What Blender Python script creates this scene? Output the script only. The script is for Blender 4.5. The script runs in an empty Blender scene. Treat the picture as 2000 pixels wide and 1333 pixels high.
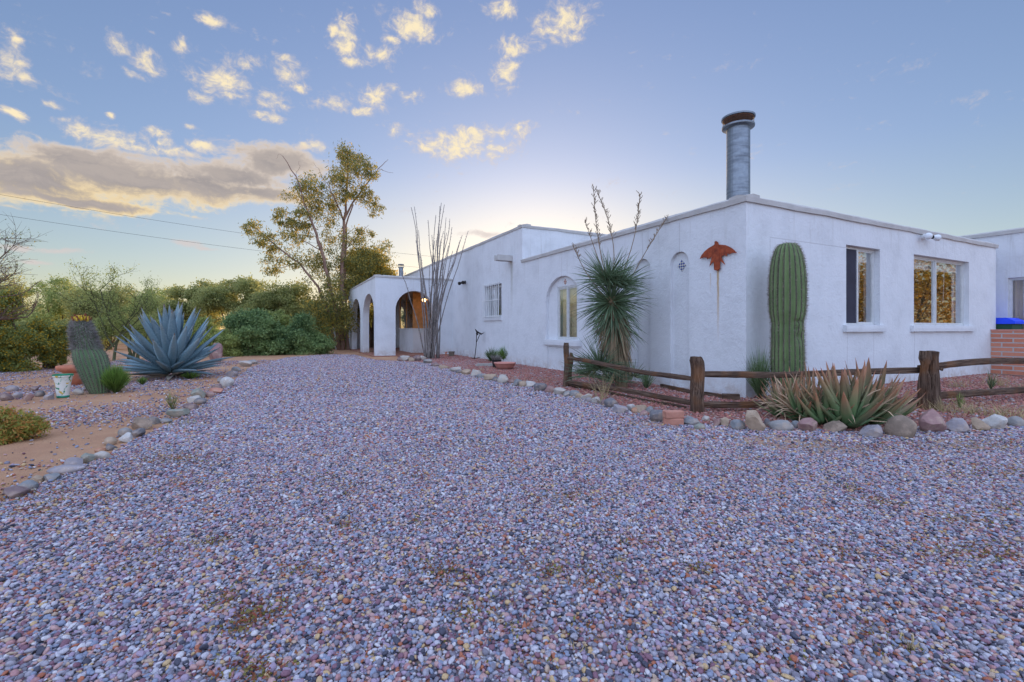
import bpy, bmesh, math, random
import numpy as np
from mathutils import Vector, Matrix, noise
from mathutils.geometry import tessellate_polygon

R = math.radians
PI = math.pi
sc = bpy.context.scene
col = sc.collection
random.seed(7)
rng = np.random.default_rng(7)

# ------------------------------------------------------------------ camera
F, HZ, H = 900.0, 643.0, 1.15          # measured focal length (px of 2000), horizon row, eye height (m)
cam_d = bpy.data.cameras.new("camera")
cam = bpy.data.objects.new("camera", cam_d)
col.objects.link(cam)
cam.location = (0, 0, H)
cam.rotation_euler = (R(90), 0, 0)
cam_d.sensor_width = 36
cam_d.lens = 36 * F / 2000
cam_d.shift_y = -(666.5 - HZ) / 2000
cam_d.clip_start = 0.05
cam_d.clip_end = 5000
sc.camera = cam

# ------------------------------------------------------------------ render / view
sc.render.engine = 'CYCLES'
sc.cycles.use_denoising = True
sc.cycles.max_bounces = 6
sc.cycles.diffuse_bounces = 3
sc.cycles.transparent_max_bounces = 8
sc.view_settings.view_transform = 'Standard'
sc.view_settings.look = 'None'
sc.view_settings.gamma = 1
sc.view_settings.exposure = 0.0

# ------------------------------------------------------------------ node helpers
class NT:
    def __init__(self, tree):
        self.t = tree; self.n = tree.nodes; self.l = tree.links
    def add(self, typ, **kw):
        nd = self.n.new(typ)
        for k, v in kw.items(): setattr(nd, k, v)
        return nd
    def put(self, sock, val):
        if hasattr(val, 'is_output'): self.l.new(val, sock)
        else: sock.default_value = val
    def math(self, op, a, b=None, c=None, clamp=False):
        nd = self.add('ShaderNodeMath', operation=op, use_clamp=clamp)
        self.put(nd.inputs[0], a)
        if b is not None: self.put(nd.inputs[1], b)
        if c is not None: self.put(nd.inputs[2], c)
        return nd.outputs[0]
    def vmath(self, op, a, b=None, c=None):
        nd = self.add('ShaderNodeVectorMath', operation=op)
        self.put(nd.inputs[0], a)
        if b is not None: self.put(nd.inputs[1], b)
        if c is not None: self.put(nd.inputs[2], c)
        return nd.outputs['Value'] if op in ('LENGTH', 'DOT_PRODUCT', 'DISTANCE') else nd.outputs[0]
    def noise(self, vec, scale, detail=3, rough=0.5, dist=0.0):
        nd = self.add('ShaderNodeTexNoise')
        if vec is not None: self.l.new(vec, nd.inputs['Vector'])
        nd.inputs['Scale'].default_value = scale
        nd.inputs['Detail'].default_value = detail
        nd.inputs['Roughness'].default_value = rough
        nd.inputs['Distortion'].default_value = dist
        return nd.outputs[0]
    def ramp(self, fac, stops, interp='LINEAR'):
        nd = self.add('ShaderNodeValToRGB')
        cr = nd.color_ramp; cr.interpolation = interp
        while len(cr.elements) < len(stops): cr.elements.new(0.5)
        for e, (p, c) in zip(cr.elements, stops):
            e.position = p; e.color = (c[0], c[1], c[2], 1) if hasattr(c, '__len__') else (c, c, c, 1)
        self.put(nd.inputs[0], fac)
        return nd.outputs[0]
    def mix(self, fac, a, b, blend='MIX'):
        nd = self.add('ShaderNodeMix', data_type='RGBA', blend_type=blend)
        self.put(nd.inputs[0], fac)
        for i, v in ((6, a), (7, b)):
            if hasattr(v, 'is_output'): self.l.new(v, nd.inputs[i])
            else: nd.inputs[i].default_value = (v[0], v[1], v[2], 1)
        return nd.outputs[2]
    def sstep(self, v, a, b, lo=0.0, hi=1.0):
        nd = self.add('ShaderNodeMapRange', interpolation_type='SMOOTHSTEP')
        self.put(nd.inputs[0], v)
        nd.inputs[1].default_value = a; nd.inputs[2].default_value = b
        nd.inputs[3].default_value = lo; nd.inputs[4].default_value = hi
        return nd.outputs[0]
    def comb(self, x, y, z):
        nd = self.add('ShaderNodeCombineXYZ')
        for i, v in enumerate((x, y, z)): self.put(nd.inputs[i], v)
        return nd.outputs[0]
    def sep(self, v):
        nd = self.add('ShaderNodeSeparateXYZ'); self.l.new(v, nd.inputs[0]); return nd.outputs
    def mapping(self, vec, scale=(1, 1, 1), loc=(0, 0, 0), rot=(0, 0, 0)):
        nd = self.add('ShaderNodeMapping'); self.l.new(vec, nd.inputs[0])
        nd.inputs['Scale'].default_value = scale; nd.inputs['Location'].default_value = loc
        nd.inputs['Rotation'].default_value = rot
        return nd.outputs[0]

# ------------------------------------------------------------------ world: dusk sky with broken cloud
SUN_EL, SUN_AZ = R(4.0), R(3.0)          # just above the roof line behind the house
w = bpy.data.worlds.new("World"); sc.world = w
w.use_nodes = True
W = NT(w.node_tree); W.n.clear()
tc = W.add('ShaderNodeTexCoord').outputs['Generated']
sky = W.add('ShaderNodeTexSky', sky_type='NISHITA')
sky.sun_disc = False
sky.sun_elevation = SUN_EL; sky.sun_rotation = SUN_AZ
sky.altitude = 800; sky.air_density = 1.0; sky.dust_density = 1.2; sky.ozone_density = 1.6
dx, dy, dz = W.sep(tc)
az = W.math('ARCTAN2', dx, dy)
el = W.math('ARCSINE', dz)
gm = W.add('ShaderNodeGamma'); W.l.new(sky.outputs[0], gm.inputs[0]); gm.inputs[1].default_value = 0.62
skycol = gm.outputs[0]
p_ae0 = W.comb(az, el, 0.0)
wn = W.add('ShaderNodeTexNoise'); W.l.new(p_ae0, wn.inputs['Vector']); wn.inputs['Scale'].default_value = 14; wn.inputs['Detail'].default_value = 6
p_ae = W.vmath('MULTIPLY_ADD', W.vmath('SUBTRACT', wn.outputs['Color'], (0.5, 0.5, 0.5)), (0.05, 0.035, 0.0), p_ae0)
FILL_CLOUD = (13.4, 16.0, 22.8)  # added out-of-view cloud, brightened and tinted blue as fill light
# clouds: patches at their own bearing and elevation
def ae(px, py):
    a = math.atan((px - 1000) / F); return a, math.atan((HZ - py) / F * math.cos(a))
def blobmask(lst):
    acc = None
    for (px, py, hw, hh) in lst:
        a, e = ae(px, py); a1, _ = ae(px + hw, py); _, e1 = ae(px, py - hh)
        q = W.vmath('SUBTRACT', p_ae, (a, e, 0.0))
        q = W.vmath('MULTIPLY', q, (1 / abs(a1 - a), 1 / abs(e1 - e), 0.0))
        ln = W.vmath('LENGTH', q)
        m = W.sstep(ln, 0.0, 1.9, 1.0, 0.0)
        acc = m if acc is None else W.math('MAXIMUM', acc, m)
    return acc
puffs = [(15, 118, 40, 52), (285, 118, 34, 28), (232, 88, 26, 20), (440, 160, 62, 34), (478, 122, 36, 20),
         (562, 145, 32, 30), (526, 196, 32, 24), (676, 76, 34, 44), (735, 102, 42, 26), (800, 48, 46, 38),
         (830, 20, 22, 22), (655, 205, 42, 15), (735, 190, 42, 26), (800, 190, 32, 16), (908, 176, 38, 15),
         (988, 145, 26, 34), (1008, 92, 46, 22), (1100, 40, 52, 44), (978, 18, 30, 22), (900, 285, 98, 34),
         (985, 255, 58, 16), (770, 258, 22, 16), (20, 222, 28, 12), (102, 202, 26, 11), (410, 285, 34, 11),
         (606, 290, 38, 12), (375, 243, 16, 8), (365, 88, 20, 22), (300, 262, 34, 15), (342, 300, 50, 16),
         (255, 140, 20, 12), (400, 190, 26, 12), (520, 230, 30, 10), (455, 190, 24, 10), (590, 175, 20, 12), (700, 215, 26, 12), (770, 178, 18, 12), (880, 300, 60, 14), (930, 265, 50, 16), (960, 290, 40, 12), (850, 290, 40, 14), (650, 60, 14, 18), (690, 120, 28, 12), (760, 80, 24, 16), (1110, 70, 30, 16), (1000, 130, 20, 14), (130, 235, 20, 8), (180, 262, 40, 12), (270, 290, 50, 12), (320, 280, 30, 10), (385, 305, 24, 10), (560, 120, 20, 12), (45, 150, 24, 14), (30, 80, 20, 12), (150, 250, 48, 20), (225, 275, 62, 26), (80, 292, 50, 12), (410, 38, 30, 16), (215, 222, 12, 8)]
bank = [(60, 350, 190, 46), (250, 352, 170, 42), (400, 360, 130, 34), (540, 320, 76, 34), (160, 320, 120, 30),
        (500, 375, 90, 16), (470, 345, 90, 26), (150, 392, 170, 14), (-60, 345, 120, 44)]
thin = [(130, 490, 74, 6), (376, 478, 38, 9), (405, 486, 26, 5), (30, 478, 40, 9), (940, 455, 50, 8), (60, 505, 40, 5)]
n_f = W.noise(W.mapping(p_ae, (1, 1.35, 1)), 15.0, 7, 0.68, 0.3)
n_m = W.noise(W.mapping(p_ae, (1, 1.9, 1), (3.1, 1.7, 0)), 5.5, 5, 0.6, 0.3)
n_c = W.noise(W.mapping(p_ae, (1, 1.3, 1), (9.1, 4.7, 0)), 60.0, 4, 0.62, 0.3)
n_s = W.noise(W.mapping(p_ae, (0.55, 3.2, 1), (2.1, 0.7, 0)), 11.0, 5, 0.6, 0.4)
m_p = blobmask(puffs); m_b = blobmask(bank); m_t = blobmask(thin)
tex = W.math('SUBTRACT', W.math('ADD', W.math('MULTIPLY', n_f, 0.6), W.math('MULTIPLY', n_c, 0.44)), 0.5)
d_p = W.math('POWER', W.math('MULTIPLY', W.sstep(m_p, 0.0, 0.2), W.sstep(W.math('ADD', W.math('MULTIPLY', m_p, 1.15), W.math('MULTIPLY', tex, 4.2)), 0.36, 1.62, 0, 0.98)), 1.0)
d_b = W.sstep(W.math('ADD', m_b, W.math('ADD', W.math('MULTIPLY', tex, 1.5), W.math('MULTIPLY', W.math('SUBTRACT', n_s, 0.5), 0.9))), 0.16, 0.66)
d_t = W.sstep(W.math('ADD', m_t, W.math('MULTIPLY', tex, 2.0)), 0.4, 1.1, 0, 0.75)
# added bright cloud overhead and behind, unseen, to fill ground and walls
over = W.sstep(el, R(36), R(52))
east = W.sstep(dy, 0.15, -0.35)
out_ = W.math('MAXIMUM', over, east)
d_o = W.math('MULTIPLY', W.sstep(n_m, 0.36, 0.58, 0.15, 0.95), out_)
dens = W.math('MAXIMUM', W.math('MAXIMUM', d_p, d_b), W.math('MAXIMUM', d_t, d_o))
# thick middle of the bank is grey, thin rims glow
core = W.sstep(W.math('ADD', m_b, W.math('ADD', W.math('MULTIPLY', tex, 1.4), W.math('MULTIPLY', W.math('SUBTRACT', n_s, 0.5), 1.1))), 0.36, 0.98)
CL_WARM = (10.0, 8.5, 5.7); CL_SOFT = (7.0, 6.1, 5.9); CL_GREY = (3.55, 3.25, 3.3)
SKY_STR = 0.10
puffc = W.mix(W.sstep(W.math('ADD', m_p, W.math('MULTIPLY', tex, 3.0)), 0.5, 1.25), CL_SOFT, CL_WARM)
cloudcol = W.mix(core, W.mix(W.sstep(m_b, 0.02, 0.3), puffc, W.mix(W.sstep(el, ae(250, 400)[1], ae(250, 310)[1]), (10.2, 7.9, 4.3), (7.6, 6.5, 5.6))), W.mix(W.sstep(W.math('ADD', n_s, W.math('MULTIPLY', tex, 0.8)), 0.34, 0.66), CL_GREY, (4.7, 4.15, 3.9)))
cloudcol = W.mix(out_, cloudcol, FILL_CLOUD)
tint = W.ramp(W.math('MULTIPLY', W.math('MAXIMUM', el, 0.0), 1.6), [(0.0, (3.35, 3.25, 3.15)), (0.22, (3.0, 3.15, 3.5)), (0.5, (2.7, 3.0, 4.0)), (1.0, (2.6, 2.95, 4.2))])
sg = W.vmath('MULTIPLY', skycol, tint)
glow = W.math('MULTIPLY', W.sstep(W.math('ABSOLUTE', W.math('SUBTRACT', az, 0.06)), 0.8, 0.0), W.sstep(el, R(21), R(2), 0, 0.6))
sg = W.mix(glow, sg, (10.4, 8.9, 6.6))
sg = W.mix(out_, sg, W.vmath('MULTIPLY', sg, (2.0, 2.0, 2.0)))  # sky beyond the view doubled as added fill light
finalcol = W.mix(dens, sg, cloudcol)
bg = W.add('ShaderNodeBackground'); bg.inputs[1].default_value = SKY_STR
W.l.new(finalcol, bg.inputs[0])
wo = W.add('ShaderNodeOutputWorld'); W.l.new(bg.outputs[0], wo.inputs[0])

# ------------------------------------------------------------------ sun
sl = bpy.data.lights.new("sun", 'SUN'); so = bpy.data.objects.new("sun", sl); col.objects.link(so)
sl.energy = 4.5; sl.angle = R(3.0); sl.color = (1.0, 0.62, 0.26)
sd = Vector((math.sin(SUN_AZ) * math.cos(SUN_EL), math.cos(SUN_AZ) * math.cos(SUN_EL), math.sin(SUN_EL)))
so.rotation_euler = sd.to_track_quat('Z', 'Y').to_euler()
so.location = sd * 60

# ------------------------------------------------------------------ scene helpers
def G(px, py, z=0.0):                     # ground point seen at a measured pixel
    Y = F * (H - z) / (py - HZ); return Vector(((px - 1000) / F * Y, Y, z))
def P(px, py, Y):                         # point at a measured bearing and a known distance
    return Vector(((px - 1000) / F * Y, Y, H - (py - HZ) * Y / F))
def tag(o, label=None, cat=None, group=None, kind=None):
    if label: o['label'] = label
    if cat: o['category'] = cat
    if group: o['group'] = group
    if kind: o['kind'] = kind
    return o
def empty(name, loc, rz=0.0):
    o = bpy.data.objects.new(name, None); o.empty_display_size = 0.2
    o.location = loc; o.rotation_euler = (0, 0, rz); col.objects.link(o); return o
def obj_from(name, me, mat=None, parent=None, smooth=False):
    if mat: me.materials.append(mat)
    if smooth: me.polygons.foreach_set('use_smooth', [True] * len(me.polygons))
    o = bpy.data.objects.new(name, me); col.objects.link(o)
    if parent: o.parent = parent
    return o

class MB:
    def __init__(self, m=None):
        self.v = []; self.f = []; self.a = []; self.m = m
    def add(self, p, a=0.0):
        p = Vector(p)
        if self.m: p = Vector(self.m(*p))
        self.v.append(p); self.a.append(a); return len(self.v) - 1
    def face(self, *i): self.f.append(i)
    def box(self, x0, x1, y0, y1, z0, z1):
        i = [self.add((x, y, z)) for z in (z0, z1) for y in (y0, y1) for x in (x0, x1)]
        for q in ((0, 2, 3, 1), (4, 5, 7, 6), (0, 1, 5, 4), (2, 6, 7, 3), (0, 4, 6, 2), (1, 3, 7, 5)):
            self.face(*[i[k] for k in q])
    def tube(self, pts, rad, n=6, cap=True, wob=0.0, sd=0.0):
        pts = [Vector(p) for p in pts]
        if not hasattr(rad, '__len__'): rad = [rad] * len(pts)
        rings = []; ref = Vector((0.31, 0.17, 0.93))
        L = 0
        for k, p in enumerate(pts):
            t = (pts[min(k + 1, len(pts) - 1)] - pts[max(k - 1, 0)]).normalized()
            if abs(t.dot(ref)) > 0.97: ref = Vector((0.9, 0.3, 0.1))
            s = t.cross(ref).normalized(); u = s.cross(t)
            if k: L += (p - pts[k - 1]).length
            ring = []
            for j in range(n):
                a = 2 * PI * j / n
                r = rad[k]
                if wob: r *= 1 + wob * noise.noise((math.cos(a) * 1.3 + sd, math.sin(a) * 1.3, L * 3 + sd))
                ring.append(self.add(p + (s * math.cos(a) + u * math.sin(a)) * r, k / max(1, len(pts) - 1)))
            rings.append(ring)
        for a, b in zip(rings, rings[1:]):
            for j in range(n): self.face(a[j], a[(j + 1) % n], b[(j + 1) % n], b[j])
        if cap:
            self.face(*reversed(rings[0])); self.face(*rings[-1])
    def lathe(self, prof, n=24, c=(0, 0), a0=0.0):
        rings = []
        for (r, z) in prof:
            rings.append([self.add((c[0] + r * math.cos(2 * PI * j / n + a0), c[1] + r * math.sin(2 * PI * j / n + a0), z)) for j in range(n)])
        for a, b in zip(rings, rings[1:]):
            for j in range(n): self.face(a[j], a[(j + 1) % n], b[(j + 1) % n], b[j])
        self.face(*reversed(rings[0])); self.face(*rings[-1])
    def prism(self, pts, d0, d1):            # pts in (a, z), extruded along the middle coordinate
        n = len(pts)
        i0 = [self.add((a, d0, z)) for a, z in pts]; i1 = [self.add((a, d1, z)) for a, z in pts]
        tri = tessellate_polygon([[Vector((a, z, 0)) for a, z in pts]])
        for t in tri:
            self.face(*[i0[k] for k in t]); self.face(*[i1[k] for k in reversed(t)])
        for k in range(n): self.face(i0[k], i0[(k + 1) % n], i1[(k + 1) % n], i1[k])
    def panel(self, outer, holes, d0, d1, depths=None, inner=None):   # wall with openings; depths: a hole may be a blind niche of that depth
        loops = [outer] + holes
        flat = [q for l in loops for q in l]
        tri = tessellate_polygon([[Vector((a, z, 0)) for a, z in l] for l in loops])
        i0 = [self.add((a, d0, z)) for a, z in flat]
        for t in tri: self.face(*[i0[k] for k in t])
        solid = [outer] + [h for h, dp in zip(holes, depths or [None] * len(holes)) if dp is None] + [rect(q[0], q[1], 0.86, q[2]) for q in (inner or {}).values()]
        flat2 = [q for l in solid for q in l]
        tri2 = tessellate_polygon([[Vector((a, z, 0)) for a, z in l] for l in solid])
        i1 = [self.add((a, d1, z)) for a, z in flat2]
        for t in tri2: self.face(*[i1[k] for k in reversed(t)])
        o = 0
        for li, l in enumerate(loops):
            n = len(l); dp = None if li == 0 or not depths else depths[li - 1]
            dd = d1 if dp is None else d0 + dp * (1 if d1 > d0 else -1)
            e = [self.add((a, dd, z)) for a, z in l]
            for k in range(n): self.face(i0[o + k], i0[o + (k + 1) % n], e[(k + 1) % n], e[k])
            if dp is not None:
                inn = inner.get(li - 1) if inner else None
                if inn:          # doorway-like cut (a0, a1, ztop) from the foot of the niche plate through the wall
                    a0, a1, zt = inn; zb = l[0][1]
                    cut = [(a1, zb), (a1, zt), (a0, zt), (a0, zb)]
                    plate = l + cut
                    e = e + [self.add((a, dd, z)) for a, z in cut]; b_in = [self.add((a, d1, z)) for a, z in cut]
                    for k in range(4): self.face(e[n + k], e[n + (k + 1) % 4], b_in[(k + 1) % 4], b_in[k])
                else: plate = l
                for t in tessellate_polygon([[Vector((a, z, 0)) for a, z in plate]]): self.face(*[e[k] for k in t])
            o += n
    def blade(self, base, d, length, width, droop=0.3, seg=3, roll=0.0):   # narrow leaf bending under its weight
        d = Vector(d).normalized(); p = Vector(base)
        s = d.cross(Vector((0, 0, 1)))
        s = s.normalized() if s.length > 1e-3 else Vector((1, 0, 0))
        if roll: s = Matrix.Rotation(roll, 3, d) @ s
        prev = None
        for k in range(seg + 1):
            t = k / seg; wd = width * (1 - t) ** 0.6 * 0.5
            if k == seg: cur = (self.add(p, t),)
            else: cur = (self.add(p - s * wd, t), self.add(p + s * wd, t))
            if prev:
                self.face(prev[0], prev[1], cur[1], cur[0]) if len(cur) == 2 else self.face(prev[0], prev[1], cur[0])
            prev = cur
            d = (d + Vector((0, 0, -droop / seg))).normalized(); p = p + d * (length / seg)
    def fatleaf(self, base, d, length, width, thick, curl=0.25, seg=9, neck=0.6, peak=0.38, twist=0.0):
        d = Vector(d).normalized(); p = Vector(base)
        s = d.cross(Vector((0, 0, 1)))
        s = s.normalized() if s.length > 1e-3 else Vector((1, 0, 0))
        if twist: s = Matrix.Rotation(twist, 3, d) @ s
        rings = []
        for k in range(seg + 1):
            t = k / seg
            prof = neck + (1 - neck) * math.sin(min(1, t / peak) * PI / 2) if t < peak else max(0.012, math.cos((t - peak) / (1 - peak) * PI / 2) ** 0.85)
            wd = width * prof * 0.5; th = thick * max(0.02, (1 - t) ** 0.8)
            up = s.cross(d).normalized()
            rg = [self.add(p - s * wd + up * wd * 0.38, t), self.add(p - s * wd * 0.5 + up * wd * 0.02, t), self.add(p + up * 0, t),
                  self.add(p + s * wd * 0.5 + up * wd * 0.02, t), self.add(p + s * wd + up * wd * 0.38, t),
                  self.add(p + s * wd * 0.55 - up * th * 0.6, t), self.add(p - up * th, t), self.add(p - s * wd * 0.55 - up * th * 0.6, t)]
            rings.append(rg)
            d = (d + Vector((0, 0, curl / seg))).normalized(); p = p + d * (length / seg)
        for a, b in zip(rings, rings[1:]):
            for j in range(8): self.face(a[j], a[(j + 1) % 8], b[(j + 1) % 8], b[j])
        self.face(*rings[0]); self.face(*rings[-1])
    def build(self, name, mat, parent=None, smooth=False, attr=False, normals=True):
        me = bpy.data.meshes.new(name)
        me.from_pydata([tuple(v) for v in self.v], [], self.f)
        if attr:
            at = me.attributes.new('along', 'FLOAT', 'POINT'); at.data.foreach_set('value', self.a)
        if normals:
            bm = bmesh.new(); bm.from_mesh(me); bmesh.ops.recalc_face_normals(bm, faces=bm.faces); bm.to_mesh(me); bm.free()
        return obj_from(name, me, mat, parent, smooth)

def np_mesh(name, v, f):
    me = bpy.data.meshes.new(name)
    v = np.asarray(v, np.float32); f = np.asarray(f, np.int32); k = f.shape[1]
    me.vertices.add(len(v)); me.vertices.foreach_set('co', v.ravel())
    me.loops.add(f.size); me.loops.foreach_set('vertex_index', f.ravel())
    me.polygons.add(len(f)); me.polygons.foreach_set('loop_start', np.arange(0, f.size, k, dtype=np.int32))
    me.update(calc_edges=True)
    return me

# ------------------------------------------------------------------ materials
def new_mat(name):
    m = bpy.data.materials.new(name); m.use_nodes = True
    t = NT(m.node_tree); t.n.clear()
    b = t.add('ShaderNodeBsdfPrincipled'); o = t.add('ShaderNodeOutputMaterial'); t.l.new(b.outputs[0], o.inputs[0])
    b.inputs['Roughness'].default_value = 0.8
    b.inputs['Specular IOR Level'].default_value = 0.3
    t.b = b; t.o = o; m['_'] = 0
    return m, t
def setc(t, c):
    if hasattr(c, 'is_output'): t.l.new(c, t.b.inputs['Base Color'])
    else: t.b.inputs['Base Color'].default_value = (c[0], c[1], c[2], 1)
def bump(t, h, strength=0.3, dist=0.01):
    nd = t.add('ShaderNodeBump'); nd.inputs['Strength'].default_value = strength; nd.inputs['Distance'].default_value = dist
    t.l.new(h, nd.inputs['Height']); t.l.new(nd.outputs[0], t.b.inputs['Normal'])
def objc(t): return t.add('ShaderNodeTexCoord').outputs['Object']
def geo(t): return t.add('ShaderNodeNewGeometry').outputs
def sc3(c, k): return (c[0] * k, c[1] * k, c[2] * k)

def mat_mottle(name, c, rough=0.75, scale=8.0, var=0.25, bmp=0.3, bscale=40.0, bdist=0.01, metal=0.0, spec=0.3):
    m, t = new_mat(name); v = objc(t)
    n1 = t.noise(v, scale, 4, 0.6)
    setc(t, t.ramp(n1, [(0.25, sc3(c, 1 - var)), (0.75, tuple(min(1, x * (1 + var)) for x in c))]))
    bump(t, t.noise(v, bscale, 4, 0.6), bmp, bdist)
    t.b.inputs['Roughness'].default_value = rough; t.b.inputs['Metallic'].default_value = metal
    t.b.inputs['Specular IOR Level'].default_value = spec
    return m

def mat_leaf(name, stops, trans=0.35, rough=0.6, big=0.0):
    m, t = new_mat(name); g = geo(t)
    fac = g['Random Per Island']
    c = t.ramp(fac, stops)
    if big:
        n = t.noise(objc(t), big, 2, 0.5)
        c = t.mix(t.sstep(n, 0.35, 0.7, 0, 0.55), c, sc3(stops[-1][1], 1.25))
    setc(t, c); t.b.inputs['Roughness'].default_value = rough
    tr = t.add('ShaderNodeBsdfTranslucent'); t.l.new(c, tr.inputs[0])
    mx = t.add('ShaderNodeMixShader'); mx.inputs[0].default_value = trans
    t.l.new(t.b.outputs[0], mx.inputs[1]); t.l.new(tr.outputs[0], mx.inputs[2]); t.l.new(mx.outputs[0], t.o.inputs[0])
    return m

def mat_along(name, stops, rough=0.5, isl=0.25, trans=0.0, bands=0.0, spec=0.35):
    m, t = new_mat(name)
    at = t.add('ShaderNodeAttribute', attribute_name='along')
    n = t.noise(objc(t), 9.0, 3, 0.6)
    fac = t.math('ADD', at.outputs['Fac'], t.math('MULTIPLY', t.math('SUBTRACT', n, 0.5), 0.22))
    c = t.ramp(fac, stops)
    r = geo(t)['Random Per Island']
    c = t.mix(1.0, c, t.ramp(r, [(0, 1 - isl), (1, 1 + isl)]), 'MULTIPLY')
    if bands:
        b = t.noise(t.mapping(objc(t), (1, 1, 1)), 26.0, 2, 0.6)
        c = t.mix(t.sstep(b, 0.5, 0.72, 0, bands), c, (0.30, 0.36, 0.40))
    setc(t, c); t.b.inputs['Roughness'].default_value = rough; t.b.inputs['Specular IOR Level'].default_value = spec
    return m

# stucco of the house, in the house's own coordinates (x across, y along the long facade, z up)
def facade_t(px):                                     # px -> metres along the long facade
    r = (px - 1000) / F; return (CX - r * CY) / (-UX + r * UY)
ANG = R(26.67); UX, UY = -math.sin(ANG), math.cos(ANG); VX, VY = math.cos(ANG), math.sin(ANG)
CX, CY = 3.864, 7.61
def facade_t(px):
    r = (px - 1000) / F; return (r * CY - CX) / (UX - r * UY)
def fz(px, py):
    t = facade_t(px); Y = CY + UY * t; return H - (py - HZ) * Y / F
def front_s(px):
    r = (px - 1000) / F; return (r * CY - CX) / (VX - r * VY)
def rz_(px, py):
    s = front_s(px); Y = CY + VY * s; return H - (py - HZ) * Y / F

def mat_stucco(name, base=(0.73, 0.745, 0.77), stain=True):
    m, t = new_mat(name); v = objc(t); x, y, z = t.sep(v)
    n1 = t.noise(v, 1.6, 5, 0.62); n2 = t.noise(t.mapping(v, (5, 5, 0.35)), 2.2, 4, 0.65)
    c = t.ramp(n1, [(0.3, sc3(base, 0.86)), (0.5, sc3(base, 0.96)), (0.7, base)])
    # rain streaks hanging from the parapet, patchy
    top = t.sstep(z, 1.3, 3.4)
    c = t.mix(t.math('MULTIPLY', t.sstep(n2, 0.52, 0.78), t.math('MULTIPLY', top, 0.6)), c, (0.50, 0.49, 0.47))
    # soil splash at the foot
    foot = t.math('MULTIPLY', t.sstep(z, 0.42, 0.0), t.sstep(t.noise(v, 5.0, 4, 0.7), 0.35, 0.7))
    c = t.mix(t.math('MULTIPLY', foot, 0.6), c, (0.45, 0.34, 0.27))
    fine = t.noise(v, 34.0, 5, 0.62); med = t.noise(v, 9.0, 3, 0.55, 0.6)
    h = t.math('ADD', t.math('MULTIPLY', fine, 0.5), t.math('MULTIPLY', med, 0.8))
    if stain:
        # expansion joints: hairlines at fixed places
        onf = t.math('LESS_THAN', t.math('ABSOLUTE', x), 0.06)
        onr = t.math('LESS_THAN', t.math('ABSOLUTE', y), 0.06)
        lines = None
        def hair(mask, coord, pos, z0, z1):
            a = t.sstep(t.math('ABSOLUTE', t.math('SUBTRACT', coord, pos)), 0.006, 0.012, 1, 0)
            b = t.math('MULTIPLY', t.math('GREATER_THAN', z, z0), t.math('LESS_THAN', z, z1))
            return t.math('MULTIPLY', t.math('MULTIPLY', a, b), mask)
        for (mk, cd, pos, z0, z1) in [(onf, y, 1.42, 2.64, 3.2), (onf, y, 2.43, 2.6, 3.2), (onf, y, 5.58, 2.6, 3.1), (onf, y, 8.9, 0, 2.4),
                                      (onr, x, 0.62, 0.2, 2.72), (onr, x, 3.9, 0.0, 1.1), (onr, x, 5.55, 0.0, 1.1), (onr, x, 2.95, 0, 1.1)]:
            hl = hair(mk, cd, pos, z0, z1); lines = hl if lines is None else t.math('MAXIMUM', lines, hl)
        hz = t.math('MULTIPLY', t.math('MULTIPLY', t.sstep(t.math('ABSOLUTE', t.math('SUBTRACT', z, 2.72)), 0.006, 0.012, 1, 0), onr),
                    t.math('MULTIPLY', t.math('GREATER_THAN', x, 0.62), t.math('LESS_THAN', x, 2.9)))
        lines = t.math('MAXIMUM', lines, hz)
        c = t.mix(t.math('MULTIPLY', lines, 0.38), c, (0.35, 0.33, 0.33))
        # rust run below the metal bird
        ry = t.math('ADD', y, t.math('MULTIPLY', t.math('SUBTRACT', t.noise(v, 6.0, 3), 0.5), 0.03))
        w1 = t.sstep(t.math('ABSOLUTE', t.math('SUBTRACT', ry, 0.545)), 0.004, 0.036, 1, 0)
        s1 = t.math('MULTIPLY', t.math('MULTIPLY', w1, t.sstep(z, 0.75, 2.1)), t.math('LESS_THAN', z, 2.26))
        w2 = t.sstep(t.math('ABSOLUTE', t.math('SUBTRACT', ry, 0.70)), 0.002, 0.02, 1, 0)
        s2 = t.math('MULTIPLY', t.math('MULTIPLY', w2, t.sstep(z, 1.75, 2.05, 0, 0.4)), t.math('LESS_THAN', z, 2.15))
        st = t.math('MULTIPLY', t.math('MAXIMUM', s1, s2), onf)
        c = t.mix(t.math('MULTIPLY', st, 0.85), c, (0.50, 0.30, 0.10))
        # dark run below the roof spout
        w3 = t.sstep(t.math('ABSOLUTE', t.math('SUBTRACT', t.math('ADD', ry, t.math('MULTIPLY', n2, 0.1)), 8.68)), 0.02, 0.13, 1, 0)
        s3 = t.math('MULTIPLY', t.math('MULTIPLY', w3, t.math('MULTIPLY', t.math('LESS_THAN', z, 3.42), t.sstep(z, 1.4, 3.3))), onf)
        c = t.mix(t.math('MULTIPLY', s3, 0.6), c, (0.42, 0.41, 0.36))
    setc(t, c); bump(t, h, 0.7, 0.02)
    t.b.inputs['Roughness'].default_value = 0.9
    return m

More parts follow.
